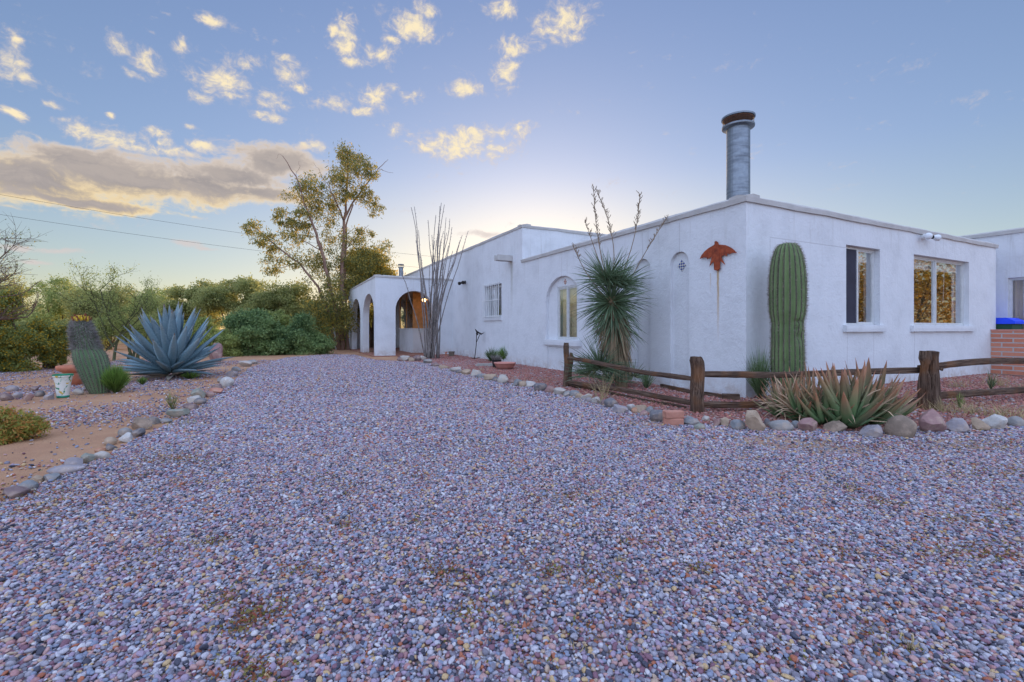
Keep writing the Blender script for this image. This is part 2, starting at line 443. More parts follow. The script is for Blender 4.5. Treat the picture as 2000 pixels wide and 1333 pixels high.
M = {}
M['stucco'] = mat_stucco('white_stucco')
M['stucco_plain'] = mat_stucco('white_stucco_plain', stain=False)
M['cap'] = mat_mottle('parapet_plaster', (0.50, 0.48, 0.46), 0.9, 3.0, 0.14, 0.5, 30, 0.012)
M['white_metal'] = mat_mottle('white_paint', (0.74, 0.75, 0.75), 0.45, 5, 0.06, 0.05, 60)
M['alu'] = mat_mottle('window_aluminium', (0.66, 0.67, 0.67), 0.45, 9, 0.1, 0.05, 60, 0.003, 0.25)
M['galv'] = None
M['brown_mesh'] = mat_mottle('cap_mesh', (0.30, 0.17, 0.11), 0.8, 20, 0.3, 0.5, 120, 0.004)  # mottled brown for the disc under the chimney cap
M['interior'] = mat_mottle('room_wall', (0.30, 0.27, 0.25), 0.9, 2, 0.1)
M['curtain'] = mat_mottle('curtain_cloth', (0.82, 0.66, 0.47), 0.9, 3, 0.12)
M['blind'] = mat_mottle('blind_white', (0.8, 0.82, 0.84), 0.7, 3, 0.08)
M['screen'] = mat_mottle('insect_screen', (0.035, 0.035, 0.055), 0.7, 3, 0.2)
M['black'] = mat_mottle('black_plastic', (0.02, 0.02, 0.022), 0.5, 9, 0.2)
M['dark_metal'] = mat_mottle('dark_iron', (0.035, 0.03, 0.03), 0.6, 9, 0.3, 0.3, 60, 0.003, 0.5)
M['terracotta'] = mat_mottle('terracotta', (0.52, 0.19, 0.11), 0.8, 7, 0.22, 0.3, 50, 0.004)
M['terracotta_pink'] = mat_mottle('pink_terracotta', (0.56, 0.25, 0.20), 0.8, 7, 0.18, 0.3, 50, 0.004)
M['concrete'] = mat_mottle('concrete', (0.36, 0.34, 0.31), 0.9, 9, 0.2, 0.4, 60, 0.006)
M['porch_floor'] = mat_mottle('brick_floor', (0.34, 0.16, 0.11), 0.85, 6, 0.25, 0.3, 40)
M['wood_door'] = mat_mottle('door_wood', (0.46, 0.23, 0.09), 0.5, 6, 0.3)
M['ceiling'] = mat_mottle('porch_boards', (0.60, 0.46, 0.34), 0.8, 4, 0.15)
M['bulb'] = mat_mottle('bulb_glass', (0.72, 0.75, 0.78), 0.2, 3, 0.03, 0.0)
M['bluelid'] = mat_mottle('blue_plastic', (0.02, 0.08, 0.90), 0.45, 5, 0.1, 0.1)
M['greenbin'] = mat_mottle('green_plastic', (0.02, 0.085, 0.05), 0.5, 5, 0.1, 0.1)

def mk_galv():
    m, t = new_mat('galvanised_steel'); v = objc(t)
    vo = t.add('ShaderNodeTexVoronoi'); t.l.new(v, vo.inputs[0]); vo.inputs['Scale'].default_value = 22
    n = t.noise(t.mapping(v, (1, 1, 6)), 3.0, 4, 0.6)
    c = t.mix(t.math('MULTIPLY', vo.outputs['Distance'], 0.7), (0.21, 0.24, 0.28), (0.29, 0.325, 0.36))
    c = t.mix(t.sstep(n, 0.45, 0.7, 0, 0.5), c, (0.15, 0.175, 0.205))
    setc(t, c); t.b.inputs['Metallic'].default_value = 0.75
    t.l.new(t.sstep(n, 0.3, 0.7, 0.38, 0.6), t.b.inputs['Roughness'])
    return m
M['galv'] = mk_galv()
def mk_rust():
    m, t = new_mat('rusted_steel'); v = objc(t)
    n = t.noise(v, 14, 5, 0.7); n2 = t.noise(t.mapping(v, (30, 30, 3)), 3, 3)
    c = t.ramp(n, [(0.3, (0.16, 0.035, 0.02)), (0.55, (0.36, 0.075, 0.03)), (0.75, (0.45, 0.12, 0.05))])
    c = t.mix(t.sstep(n2, 0.55, 0.75, 0, 0.5), c, (0.12, 0.03, 0.02))
    setc(t, c); bump(t, n, 0.3, 0.003); return m
M['rust'] = mk_rust()
def mk_glass():
    m, t = new_mat('window_glass')
    tr = t.add('ShaderNodeBsdfTransparent'); tr.inputs[0].default_value = (0.95, 0.96, 0.96, 1)
    gl = t.add('ShaderNodeBsdfGlossy'); gl.inputs['Roughness'].default_value = 0.015; gl.inputs[0].default_value = (1, 1, 1, 1)
    lw = t.add('ShaderNodeLayerWeight'); fac = t.math('MULTIPLY_ADD', t.math('POWER', lw.outputs['Facing'], 2.4), 0.76, 0.24)
    fac = t.math('MULTIPLY', fac, t.math('SUBTRACT', 1.0, geo(t)['Backfacing']))
    bp = t.add('ShaderNodeBump'); bp.inputs['Strength'].default_value = 0.03; bp.inputs['Distance'].default_value = 0.01
    t.l.new(t.noise(objc(t), 3.0, 2), bp.inputs['Height']); t.l.new(bp.outputs[0], gl.inputs['Normal'])
    mx = t.add('ShaderNodeMixShader'); t.l.new(fac, mx.inputs[0]); t.l.new(tr.outputs[0], mx.inputs[1]); t.l.new(gl.outputs[0], mx.inputs[2])
    t.l.new(mx.outputs[0], t.o.inputs[0]); return m
M['glass'] = mk_glass()
def mk_lamp():
    m, t = new_mat('lit_lamp'); e = t.add('ShaderNodeEmission'); e.inputs[0].default_value = (1, 0.55, 0.16, 1); e.inputs[1].default_value = 14
    t.l.new(e.outputs[0], t.o.inputs[0]); return m
M['lamp'] = mk_lamp()
def mk_wood():
    m, t = new_mat('weathered_wood'); v = objc(t)
    g = t.noise(t.mapping(v, (1.1, 26, 26)), 2.0, 5, 0.65, 0.5); n = t.noise(v, 2.4, 3, 0.6)
    c = t.ramp(g, [(0.28, (0.018, 0.011, 0.008)), (0.45, (0.085, 0.05, 0.034)), (0.62, (0.19, 0.125, 0.088)), (0.8, (0.27, 0.21, 0.17))])
    c = t.mix(t.sstep(n, 0.48, 0.75, 0, 0.6), c, (0.26, 0.105, 0.035))
    setc(t, c); bump(t, g, 1.0, 0.035); t.b.inputs['Roughness'].default_value = 0.9; return m
M['wood'] = mk_wood()
def mk_brick():
    m, t = new_mat('slump_brick'); v = objc(t)
    x, y, z = t.sep(v)
    br = t.add('ShaderNodeTexBrick'); t.l.new(t.comb(t.math('ADD', x, y), z, 0.0), br.inputs['Vector'])
    br.inputs['Color1'].default_value = (0.50, 0.17, 0.10, 1); br.inputs['Color2'].default_value = (0.60, 0.25, 0.16, 1)
    br.inputs['Mortar'].default_value = (0.46, 0.44, 0.43, 1); br.inputs['Scale'].default_value = 1
    br.inputs['Brick Width'].default_value = 0.41; br.inputs['Row Height'].default_value = 0.115; br.inputs['Mortar Size'].default_value = 0.014
    n = t.noise(v, 14, 4, 0.6)
    c = t.mix(t.sstep(n, 0.4, 0.75, 0, 0.2), br.outputs[0], (0.66, 0.34, 0.25))
    setc(t, c); bump(t, t.math('ADD', t.math('MULTIPLY', br.outputs['Fac'], -1.0), t.math('MULTIPLY', n, 0.4)), 0.6, 0.012); return m
M['brick'] = mk_brick()

PALETTE = [(0.00, (0.19, 0.18, 0.215)), (0.11, (0.30, 0.29, 0.33)), (0.23, (0.31, 0.25, 0.325)), (0.33, (0.20, 0.11, 0.14)), (0.41, (0.22, 0.25, 0.33)),
           (0.51, (0.42, 0.41, 0.45)), (0.60, (0.40, 0.305, 0.235)), (0.66, (0.075, 0.075, 0.10)), (0.74, (0.41, 0.265, 0.25)),
           (0.84, (0.50, 0.49, 0.51)), (0.885, (0.36, 0.20, 0.20)), (0.93, (0.34, 0.13, 0.08)), (0.965, (0.46, 0.33, 0.18))]
def toward(pal, c, f): return [(p, tuple(q[i] + (c[i] - q[i]) * f for i in range(3))) for p, q in pal]
PALETTE = [(p, tuple(max(0.03, x) for x in q)) for p, q in toward(PALETTE, (0.27, 0.25, 0.26), -0.06)]
REDPAL = [(0.0, (0.30, 0.085, 0.065)), (0.25, (0.20, 0.055, 0.05)), (0.45, (0.38, 0.13, 0.10)), (0.62, (0.27, 0.10, 0.09)), (0.75, (0.33, 0.20, 0.17)),
          (0.86, (0.30, 0.28, 0.28)), (0.94, (0.42, 0.17, 0.12))]
WARM = (1.11, 1.07, 1.06)
REDPAL = toward(REDPAL, (0.33, 0.24, 0.20), 0.22)
def mk_pebble(name, pal, k=1.0):
    m, t = new_mat(name)
    r = t.add('ShaderNodeObjectInfo').outputs['Random']
    c = t.ramp(r, [(p, (q[0] * k * WARM[0], q[1] * k * WARM[1], q[2] * k * WARM[2])) for p, q in pal], 'CONSTANT')
    n = t.noise(objc(t), 2.3, 4, 0.7)
    c = t.mix(1.0, c, t.ramp(n, [(0.25, 0.72), (0.75, 1.3)]), 'MULTIPLY')
    setc(t, c); t.b.inputs['Roughness'].default_value = 0.62; return m
M['pebble'] = mk_pebble('river_pebble', PALETTE)
M['redrock'] = mk_pebble('red_crushed_rock', REDPAL)

def mk_gravel_sheet(name, pal, scale, soil, mixsoil, k=0.85, spots=()):
    m, t = new_mat(name); v = objc(t)
    vo = t.add('ShaderNodeTexVoronoi'); t.l.new(v, vo.inputs[0]); vo.inputs['Scale'].default_value = scale
    r = t.sep(vo.outputs['Color'])[0]
    c = t.ramp(r, [(p, sc3(q, k)) for p, q in pal], 'CONSTANT')
    edge = t.sstep(vo.outputs['Distance'], 0.35, 0.75)
    c = t.mix(t.math('MULTIPLY', edge, 0.65), c, sc3(soil, 0.45))
    n = t.noise(v, 1.1, 5, 0.65)
    c = t.mix(t.sstep(n, 0.60 - mixsoil, 0.78 - mixsoil, 0, 0.9), c, soil)
    for (gx, gy, rd) in spots:
        q = t.vmath('LENGTH', t.vmath('MULTIPLY', t.vmath('SUBTRACT', v, (gx, gy, 0)), (1 / rd, 1.6 / rd, 0)))
        c = t.mix(t.math('MULTIPLY', t.sstep(q, 0.2, 1.6, 1, 0), t.sstep(t.noise(v, 6.0, 4, 0.7), 0.36, 0.58, 0, 0.9)), c, (0.44, 0.27, 0.17))
    setc(t, c); bump(t, t.math('MULTIPLY', vo.outputs['Distance'], -1.0), 0.8, 0.02)
    return m
THIN = ((1480, 862, .5), (1560, 872, .5), (1700, 885, .5), (1850, 870, .6), (1100, 972, .25), (60, 1000, .3), (300, 862, .4), (1950, 930, .5), (420, 1190, .12), (1260, 830, .3))
SOIL = (0.42, 0.245, 0.145)
M['gravel_sheet'] = mk_gravel_sheet('driveway_gravel', PALETTE, 34, (0.30, 0.22, 0.18), 0.0, k=1.0, spots=[(G(px, py).x, G(px, py).y, rd) for px, py, rd in THIN])
M['red_sheet'] = mk_gravel_sheet('red_gravel_bed', REDPAL, 30, (0.36, 0.22, 0.14), 0.04)
def mk_ground():
    m, t = new_mat('desert_soil'); v = objc(t)
    n = t.noise(v, 0.7, 6, 0.65); f = t.noise(v, 45, 4, 0.7)
    c = t.ramp(n, [(0.3, (0.36, 0.18, 0.10)), (0.5, (0.45, 0.24, 0.13)), (0.7, (0.52, 0.31, 0.18))])
    c = t.mix(t.sstep(f, 0.45, 0.75, 0, 0.5), c, (0.24, 0.15, 0.12))
    setc(t, c); bump(t, f, 0.6, 0.02); return m
M['ground'] = mk_ground()

_rm = {}
def rock_mat(key):
    cs = {'grey': (0.27, 0.27, 0.27), 'blue grey': (0.20, 0.225, 0.25), 'lavender grey': (0.31, 0.285, 0.32), 'tan': (0.44, 0.31, 0.20), 'pale': (0.52, 0.48, 0.43),
          'white': (0.60, 0.58, 0.55), 'slate': (0.115, 0.12, 0.145), 'purple brown': (0.19, 0.115, 0.125), 'green grey': (0.25, 0.27, 0.22),
          'orange': (0.50, 0.21, 0.10), 'mauve': (0.34, 0.17, 0.165), 'brown': (0.23, 0.16, 0.11), 'salmon': (0.58, 0.22, 0.14)}
    if key not in _rm:
        m, t = new_mat(key.replace(' ', '_') + '_stone'); v = objc(t); c0 = tuple(q + (d - q) * 0.24 for q, d in zip(cs[key], (0.34, 0.29, 0.25)))
        n = t.noise(v, 7, 5, 0.65); n2 = t.noise(v, 26, 4, 0.7)
        c = t.ramp(n, [(0.3, sc3(c0, 0.72)), (0.55, c0), (0.75, sc3(c0, 1.3))])
        c = t.mix(t.sstep(n2, 0.58, 0.72, 0, 0.5), c, sc3(c0, 0.45))
        c = t.mix(t.sstep(t.noise(v, 5.5, 5, 0.7), 0.46, 0.66, 0, 0.6), c, (0.42, 0.31, 0.23))
        c = t.mix(t.sstep(t.noise(v, 13, 4, 0.7), 0.6, 0.68, 0, 0.5), c, sc3(c0, 1.7))
        setc(t, c); bump(t, n2, 0.6, 0.012); _rm[key] = m
    return _rm[key]

# ------------------------------------------------------------------ ground sheets
def sheet(name, poly, z, mat):
    mb = MB(); idx = [mb.add((x, y, z)) for x, y in poly]
    for t in tessellate_polygon([[Vector((x, y, 0)) for x, y in poly]]): mb.face(*[idx[k] for k in t])
    o = mb.build(name, mat)
    me = o.data
    if me.polygons[0].normal.z < 0: me.flip_normals()
    return o
S = 2500
o = sheet('ground', [(-S, -S), (S, -S), (S, S), (-S, S)], 0.0, M['ground']); tag(o, 'orange tan desert soil around the house and drive', 'ground', kind='structure')
LEFT_EDGE = [(-150, 1085), (0, 985), (120, 930), (210, 890), (270, 858), (340, 824), (400, 790), (440, 758), (490, 718), (560, 699), (640, 693), (690, 693.5)]
RIGHT_EDGE = [(735, 704), (785, 707), (835, 709), (889, 726), (961, 741), (1036, 755), (1123, 774), (1195, 794), (1252, 809), (1320, 828), (1450, 836), (1600, 840), (1707, 848), (1823, 833), (1990, 832)]
le = [G(*p).xy for p in LEFT_EDGE]; re_ = [G(*p).xy for p in RIGHT_EDGE]
drive_poly = [tuple(p) for p in le] + [tuple(p) for p in re_] + [(9.5, 4.7), (12, 0), (12, -4), (-6, -4), (-4.0, 0.6)]
o = sheet('driveway', drive_poly, 0.004, M['gravel_sheet']); tag(o, 'grey and mauve river pebble driveway curving past the house', 'driveway', kind='structure')
def hp(v, u, z=0.0): return Vector((CX + VX * v + UX * u, CY + VY * v + UY * u, z))
bed_poly = [tuple(p) for p in re_[1:]] + [(9.5, 4.7), (13.5, 5.2), tuple(hp(10.6, 0.5).xy), tuple(hp(0.2, 0.3).xy), tuple(hp(0.2, 14.4).xy), tuple(hp(-2.5, 14.4).xy)]
o = sheet('planting_bed', bed_poly, 0.008, M['red_sheet']); tag(o, 'red crushed rock bed between the house wall and the drive', 'planting bed', kind='structure')

# ------------------------------------------------------------------ house
house = empty('adobe_house', hp(0, 0), ANG)
tag(house, 'long low white stucco adobe house with flat parapet roof and arched porch', 'house')
fmap = lambda a, d, z: (d, a, z)        # long facade: a along, d inward
rmap = lambda a, d, z: (a, d, z)        # front wall: a to the right, d inward
ZA, ZB = 3.30, 4.40
T_STEP = 7.88
def arch(a0, a1, zs, ztop, zb, n=14):
    c = (a0 + a1) / 2; r = (a1 - a0) / 2
    pts = [(a0, zb)] + [(c - r * math.cos(PI * k / n), zs + (ztop - zs) * math.sin(PI * k / n)) for k in range(n + 1)] + [(a1, zb)]
    return pts
def rect(a0, a1, z0, z1): return [(a0, z0), (a1, z0), (a1, z1), (a0, z1)]
# long facade with its recesses
niche1 = arch(1.19, 1.65, 2.41, 2.64, 0.04); niche2 = arch(2.20, 2.66, 2.41, 2.64, 0.04)
awin = arch(4.72, 6.43, 1.92, 2.60, 0.86); apanel = rect(4.80, 6.35, 0.02, 0.66)
bwin = rect(9.42, 10.88, 1.56, 2.74)
mb = MB(fmap)
mb.panel(rect(0.301, T_STEP, -0.2, ZA), [niche1, niche2, awin, apanel], 0, 0.30, [0.07, 0.07, 0.10, 0.05], {2: (4.98, 5.96, 2.32)})
mb.m = rmap
W1 = rect(2.913, 4.137, 1.22, 2.785); W2 = rect(5.52, 8.215, 1.22, 2.79)
mb.panel(rect(0.0, 9.77, -0.2, ZA), [W1, W2], 0.0, 0.30)
mb.box(9.47, 9.768, 0.302, 9.0, -0.2, ZA - 0.01)
mb.build('wall', M['stucco'], house)
mb = MB(fmap)
door_hole = rect(19.6, 20.6, 0.0, 2.1)
mb.panel(rect(T_STEP, 30, -0.2, ZB), [bwin], 0, 0.30)
mb.box(T_STEP, T_STEP + 0.3, 0.302, 12, ZA - 0.6, ZB)      # upper side wall above the lower roof
mb.build('wall', M['stucco'], house)
mb = MB()                                                # roofs behind the parapets
mb.box(0.3, 9.45, 0.3, 9.0, ZA - 0.35, ZA - 0.25); mb.box(0.3, 12, T_STEP + 0.31, 29.9, ZB - 0.4, ZB - 0.3)
mb.build('roof', M['concrete'], house)

def cap(p0, p1, ztop, inward, hgt=0.13, wid=0.30, over=0.035, amp=0.011, e0=0.0, e1=0.0, name='parapet'):
    p0 = Vector((*p0, 0)); p1 = Vector((*p1, 0)); d = (p1 - p0).normalized(); n = Vector((*inward, 0))
    p0 = p0 - d * e0; p1 = p1 + d * e1
    L = (p1 - p0).length; k = max(2, int(L / 0.22)); mb = MB(); rings = []
    prof = [(-over, -hgt), (-over - 0.006, -hgt * 0.35), (-over + 0.03, -0.012), (wid * 0.5, 0.012), (wid, 0.0), (wid + 0.02, -hgt)]
    for i in range(k + 1):
        q = p0 + d * L * i / k; ring = []
        for j, (a, z) in enumerate(prof):
            off = Vector((noise.noise((q.x * 1.3, q.y * 1.3, j * 0.7 + ztop)), noise.noise((q.x * 1.1 + 9, q.y * 1.1, j * 0.7)), 0))
            f = noise.noise((q.x * 3.1 + 5, q.y * 3.1, j * 1.9))
            ring.append(mb.add(q + n * (a + off.x * amp * 0.9 + f * amp * 0.4) + Vector((0, 0, ztop + z + off.y * amp * 1.6 + f * amp * 0.7))))
        rings.append(ring)
    for a, b in zip(rings, rings[1:]):
        for j in range(len(prof)): mb.face(a[j], a[(j + 1) % len(prof)], b[(j + 1) % len(prof)], b[j])
    mb.face(*rings[0]); mb.face(*rings[-1])
    return mb.build(name, M['cap'], house, smooth=False)
cap((0, 0), (0, T_STEP), ZA + 0.085, (1, 0), e0=0.035, e1=0.04)
cap((0, 0), (9.77, 0), ZA + 0.082, (0, 1), e0=0.03, e1=0.05)
cap((0, T_STEP), (0, 30), ZB + 0.09, (1, 0), e0=0.03, over=0.025, hgt=0.11)
cap((0, T_STEP), (12, T_STEP), ZB + 0.086, (0, 1), e0=0.02, over=0.025, hgt=0.11)

def window(name, m, a0, a1, z0, z1, rec, split=0.5, curtain=None, sill=None, left_screen=False, valance=False, grey=True):
    fr = MB(m); w = 0.045
    fr.box(a0, a0 + w, rec, rec + 0.07, z0, z1); fr.box(a1 - w, a1, rec, rec + 0.07, z0, z1)
    fr.box(a0 + w, a1 - w, rec, rec + 0.07, z0, z0 + w); fr.box(a0 + w, a1 - w, rec, rec + 0.07, z1 - w, z1)
    s = a0 + (a1 - a0) * split
    fr.box(s - 0.026, s + 0.026, rec - 0.012, rec + 0.06, z0 + w, z1 - w)
    for (p, q) in ((a0 + w, s - 0.026), (s + 0.026, a1 - w)):      # sash rails
        fr.box(p, p + 0.02, rec + 0.012, rec + 0.05, z0 + w, z1 - w); fr.box(q - 0.02, q, rec + 0.012, rec + 0.05, z0 + w, z1 - w)
        fr.box(p + 0.02, q - 0.02, rec + 0.012, rec + 0.05, z0 + w, z0 + w + 0.025); fr.box(p + 0.02, q - 0.02, rec + 0.012, rec + 0.05, z1 - w - 0.025, z1 - w)
    f = fr.build(name, M['alu'], house)
    for (p, q) in ((a0 + w, s - 0.026), (s + 0.026, a1 - w)):
        g = MB(m); g.box(p + 0.015, q - 0.015, rec + 0.026, rec + 0.032, z0 + w + 0.01, z1 - w - 0.01); g.build('pane', M['glass'], f)
    r = MB(m)                                       # the room behind: five sides
    D = rec + 0.075; D2 = D + 2.2; e = 0.25
    A0, A1, Z0, Z1 = a0 - e, a1 + e, z0 - 0.3, z1 + 0.2
    D = 0.302
    i = [r.add((A0, D, Z0)), r.add((A1, D, Z0)), r.add((A1, D, Z1)), r.add((A0, D, Z1)), r.add((A0, D2, Z0)), r.add((A1, D2, Z0)), r.add((A1, D2, Z1)), r.add((A0, D2, Z1))]
    for q in ((4, 5, 6, 7), (0, 1, 5, 4), (3, 7, 6, 2), (0, 4, 7, 3), (1, 2, 6, 5)): r.face(*[i[k] for k in q])
    r.build('room', M['interior'], f, normals=False)
    if curtain:
        for (p, q, mt) in curtain:
            c = MB(m); nn = max(4, int((q - p) / 0.03)); prev = None
            for k in range(nn + 1):
                a = p + (q - p) * k / nn; dd = rec + 0.16 + 0.028 * math.sin(k * 2.1)
                cur = (c.add((a, dd, z0 + 0.01)), c.add((a, dd, z1 - 0.05)))
                if prev: c.face(prev[0], cur[0], cur[1], prev[1])
                prev = cur
            c.build('curtain', M[mt], f, normals=False)
    if left_screen:
        c = MB(m); c.box(a0 + w + 0.01, s - 0.03, rec + 0.002, rec + 0.006, z0 + w, z1 - w); c.build('insect_screen', M['screen'], f)
    if valance:
        c = MB(m); c.box(a0 + w, a1 - w, rec + 0.11, rec + 0.15, z1 - 0.26, z1 - 0.05); c.build('blind', M['blind'], f)
        c = MB(m); ax = a0 + (a1 - a0) * 0.72; c.tube([(ax, rec + 0.1, z1 - 0.25), (ax - 0.05, rec + 0.1, z1 - 1.0)], 0.008, 5); c.build('blind_wand', M['blind'], f)
    if sill:
        c = MB(m); s0, s1, zz, hh, out = sill
        n = 24; rings = []
        for k in range(n + 1):
            a = s0 + (s1 - s0) * k / n; j = 0.006 * noise.noise((a * 3, z0, 1)); j2 = 0.006 * noise.noise((a * 3, z0, 8))
            rings.append([c.add((a, rec * 0.9, zz + j2)), c.add((a, -out + j, zz - 0.012 + j2)), c.add((a, -out + j - 0.004, zz - hh * 0.5)), c.add((a, -out + j, zz - hh + j2)), c.add((a, -0.003, zz - hh - 0.004))])
        for u_, v_ in zip(rings, rings[1:]):
            for k in range(4): c.face(u_[k], u_[k + 1], v_[k + 1], v_[k])
        c.face(*rings[0]); c.face(*rings[-1])
        c.build('sill', M['stucco_plain'], f)
    return f
window('window', rmap, 2.915, 4.135, 1.222, 2.783, 0.10, 0.47, sill=(2.80, 4.27, 1.235, 0.14, 0.07), left_screen=True, valance=True)
window('window', rmap, 5.522, 8.213, 1.222, 2.788, 0.10, 0.46, curtain=[(8.02, 8.16, 'blind')], sill=(5.36, 8.40, 1.235, 0.14, 0.07), valance=True)
# arched recess: plaster infill with the sliding window in it
wa0, wa1, wz0, wz1 = 4.982, 5.958, 0.865, 2.318
window('window', fmap, wa0, wa1, wz0, wz1, 0.115, 0.5, curtain=[(wa0 + 0.05, wa1 - 0.05, 'curtain')], sill=(4.66, 6.49, 0.862, 0.16, 0.05))
window('window', fmap, 9.44, 10.86, 1.58, 2.72, 0.12, 0.5, curtain=[(10.2, 10.8, 'blind')], sill=(9.36, 10.94, 1.575, 0.12, 0.05))
# bars of the far window
mb = MB(fmap)
for k in range(9):
    a = 9.46 + 1.38 * k / 8; mb.tube([(a, -0.10, 1.56), (a, -0.10, 2.80)], 0.011, 6)
for z in (1.60, 2.18, 2.76): mb.box(9.40, 10.92, -0.112, -0.088, z - 0.012, z + 0.012)
for a in (9.46, 10.84):
    for z in (1.60, 2.76): mb.box(a - 0.01, a + 0.01, -0.09, 0.0, z - 0.01, z + 0.01)
for a in (9.80, 10.5):
    for s in (-1, 1): mb.tube([(a + s * 0.10 * math.sin(PI * k / 8), -0.10, 1.85 + 0.66 * k / 8) for k in range(9)], 0.008, 5)
mb.build('window_bars', M['white_metal'], house)

# porch -----------------------------------------------------------------
PX, PY0, PY1, ZP = -3.364, 14.52, 22.86, 3.32
mb = MB(rmap)
farch = arch(-2.53, -0.89, 1.97, 2.79, -0.1, 20)
def wall_arch(mbx, a0, a1, z1, arches, d0, d1):       # outline runs around arch feet
    out = [(a0, -0.25)]
    for ar in arches:
        ar = [(ar[0][0], -0.25)] + ar[1:-1] + [(ar[-1][0], -0.25)]
        out += ar
    out += [(a1, -0.25), (a1, z1), (a0, z1)]
    mbx.prism(out, d0, d1)
wall_arch(mb, PX, 0, ZP, [farch], PY0, PY0 + 0.28)
wall_arch(mb, PX, 0, ZP, [farch], PY1 - 0.28, PY1)
mb.m = fmap
a1_ = arch(PY0 + 0.285, PY0 + 3.18, 1.75, 2.72, -0.1, 20); a2_ = arch(PY0 + 4.02, PY0 + 7.06, 1.75, 2.72, -0.1, 20)
wall_arch(mb, PY0 + 0.281, PY1 - 0.281, ZP, [a1_, a2_], PX, PX + 0.28)
mb.build('porch_wall', M['stucco_plain'], house)
mb = MB(); mb.box(PX + 0.1, 0, PY0 + 0.1, PY1 - 0.1, ZP - 0.42, ZP - 0.2); mb.build('porch_roof', M['ceiling'], house)
mb = MB(); mb.box(PX - 0.1, 0.0, PY0 - 0.15, PY1, -0.1, 0.035); mb.build('porch_floor', M['porch_floor'], house)
cap((PX, PY0), (0, PY0), ZP + 0.08, (0, 1), e0=0.03, hgt=0.10, over=0.025)
cap((PX, PY0), (PX, PY1), ZP + 0.082, (1, 0), e0=0.03, e1=0.03, hgt=0.10, over=0.025)
# entry bay inside the porch: low wall, glazing, timber door
mb = MB(); mb.box(-1.355, -0.002, 16.2, 18.9, 0.03, 1.13); mb.box(-1.40, -0.002, 16.16, 18.95, 1.13, 1.18); mb.build('bay_wall', M['stucco_plain'], house)
for (x, y) in ((-1.33, 16.22), (-1.33, 17.5), (-1.33, 18.86), (-0.66, 16.22)):
    mb = MB(); mb.box(x - 0.03, x + 0.03, y - 0.03, y + 0.03, 1.18, 2.86); mb.build('window_post', M['wood_door'], house)
mb = MB(); mb.box(-1.332, -1.326, 16.25, 18.83, 1.182, 2.86); mb.build('pane', M['glass'], house)
mb = MB(); mb.box(-1.30, -0.69, 16.21, 16.23, 1.182, 2.86); mb.build('wood_panel', M['wood_door'], house)
mb = MB(); mb.box(-0.63, -0.02, 16.217, 16.223, 1.182, 2.86); mb.build('pane', M['glass'], house)
mb = MB(); mb.box(-0.06, -0.004, 17.0, 18.4, 0.06, 2.5); mb.box(-1.0, -0.1, 18.5, 18.55, 0.06, 2.6); mb.build('door', M['wood_door'], house)
mb = MB(); mb.box(-0.05, -0.004, 19.4, 20.5, 0.04, 2.15); mb.build('door', M['wood_door'], house)
# chimney pipes
def pipe(c, r, z0, z1, capr):
    mb = MB(); mb.lathe([(r, z0), (r, z1), (r * 0.97, z1 + 0.01)], 28, c)
    for zz in (z0 + (z1 - z0) * 0.34, z0 + (z1 - z0) * 0.68): mb.lathe([(r + 0.001, zz), (r + 0.003, zz + 0.006), (r + 0.001, zz + 0.012)], 28, c)
    o = mb.build('chimney', M['galv'], house, smooth=False)
    mb = MB(); mb.lathe([(r + 0.003, z1 - 0.03), (capr * 0.99, z1 - 0.012), (capr, z1), (capr, z1 + 0.02), (r, z1 + 0.03)], 40, c)
    mb.lathe([(capr * 0.98, z1 + 0.15), (capr * 1.03, z1 + 0.153), (capr * 1.03, z1 + 0.18), (capr * 0.6, z1 + 0.195), (0.02, z1 + 0.20)], 40, c)
    mb.build('chimney_cap', M['galv'], o)
    mb = MB(); mb.lathe([(capr * 0.9, z1 + 0.138), (capr * 0.95, z1 + 0.146)], 32, c); mb.build('cap_underside', M['brown_mesh'], o)
    mb = MB()
    for k in range(20):
        a = 2 * PI * k / 20; x = c[0] + capr * 0.94 * math.cos(a); y = c[1] + capr * 0.94 * math.sin(a)
        mb.box(x - 0.0014, x + 0.0014, y - 0.0014, y + 0.0014, z1 + 0.03, z1 + 0.15)
    for zz in (0.06, 0.09, 0.12): mb.tube([(c[0] + capr * 0.94 * math.cos(2 * PI * k / 32), c[1] + capr * 0.94 * math.sin(2 * PI * k / 32), z1 + zz) for k in range(33)], 0.0013, 4, False)
    mb.build('spark_screen', M['dark_metal'], o)
pipe((0.60, 0.60), 0.197, ZA - 0.3, 4.83, 0.275)
pipe((-0.9, 20.5), 0.12, ZP - 0.2, 4.55, 0.165)
# roof spout and foundation vent
mb = MB(fmap)
mb.box(8.55, 8.60, -0.55, 0.02, 3.40, 3.58); mb.box(8.76, 8.81, -0.55, 0.02, 3.40, 3.58); mb.box(8.60, 8.76, -0.55, 0.02, 3.40, 3.45)
mb.build('roof_spout', M['cap'], house)
mb = MB(fmap); mb.box(12.55, 13.0, -0.015, 0.0, 0.10, 0.26)
mb.build('foundation_vent', M['white_metal'], house)
# east wing
mb = MB(fmap); XC = 10.6; ZC = 3.75
cwin = rect(-0.55, 0.15, 0.9, 2.45)
mb.panel(rect(-0.75, 12, -0.2, ZC), [rect(-0.62, 0.02, 0.5, 2.52)], XC, XC + 0.3)
mb.box(-0.75, -0.45, XC + 0.302, XC + 6, -0.2, ZC - 0.01)
mb.build('wall', M['stucco_plain'], house)
cap((XC, -0.75), (XC, 12), ZC + 0.08, (1, 0), e0=0.03)
cmap = lambda a, d, z: (XC + d, a, z)
window('window', cmap, -0.618, 0.018, 0.502, 2.518, 0.06, 0.5, curtain=[(-0.5, 0.0, 'curtain')])

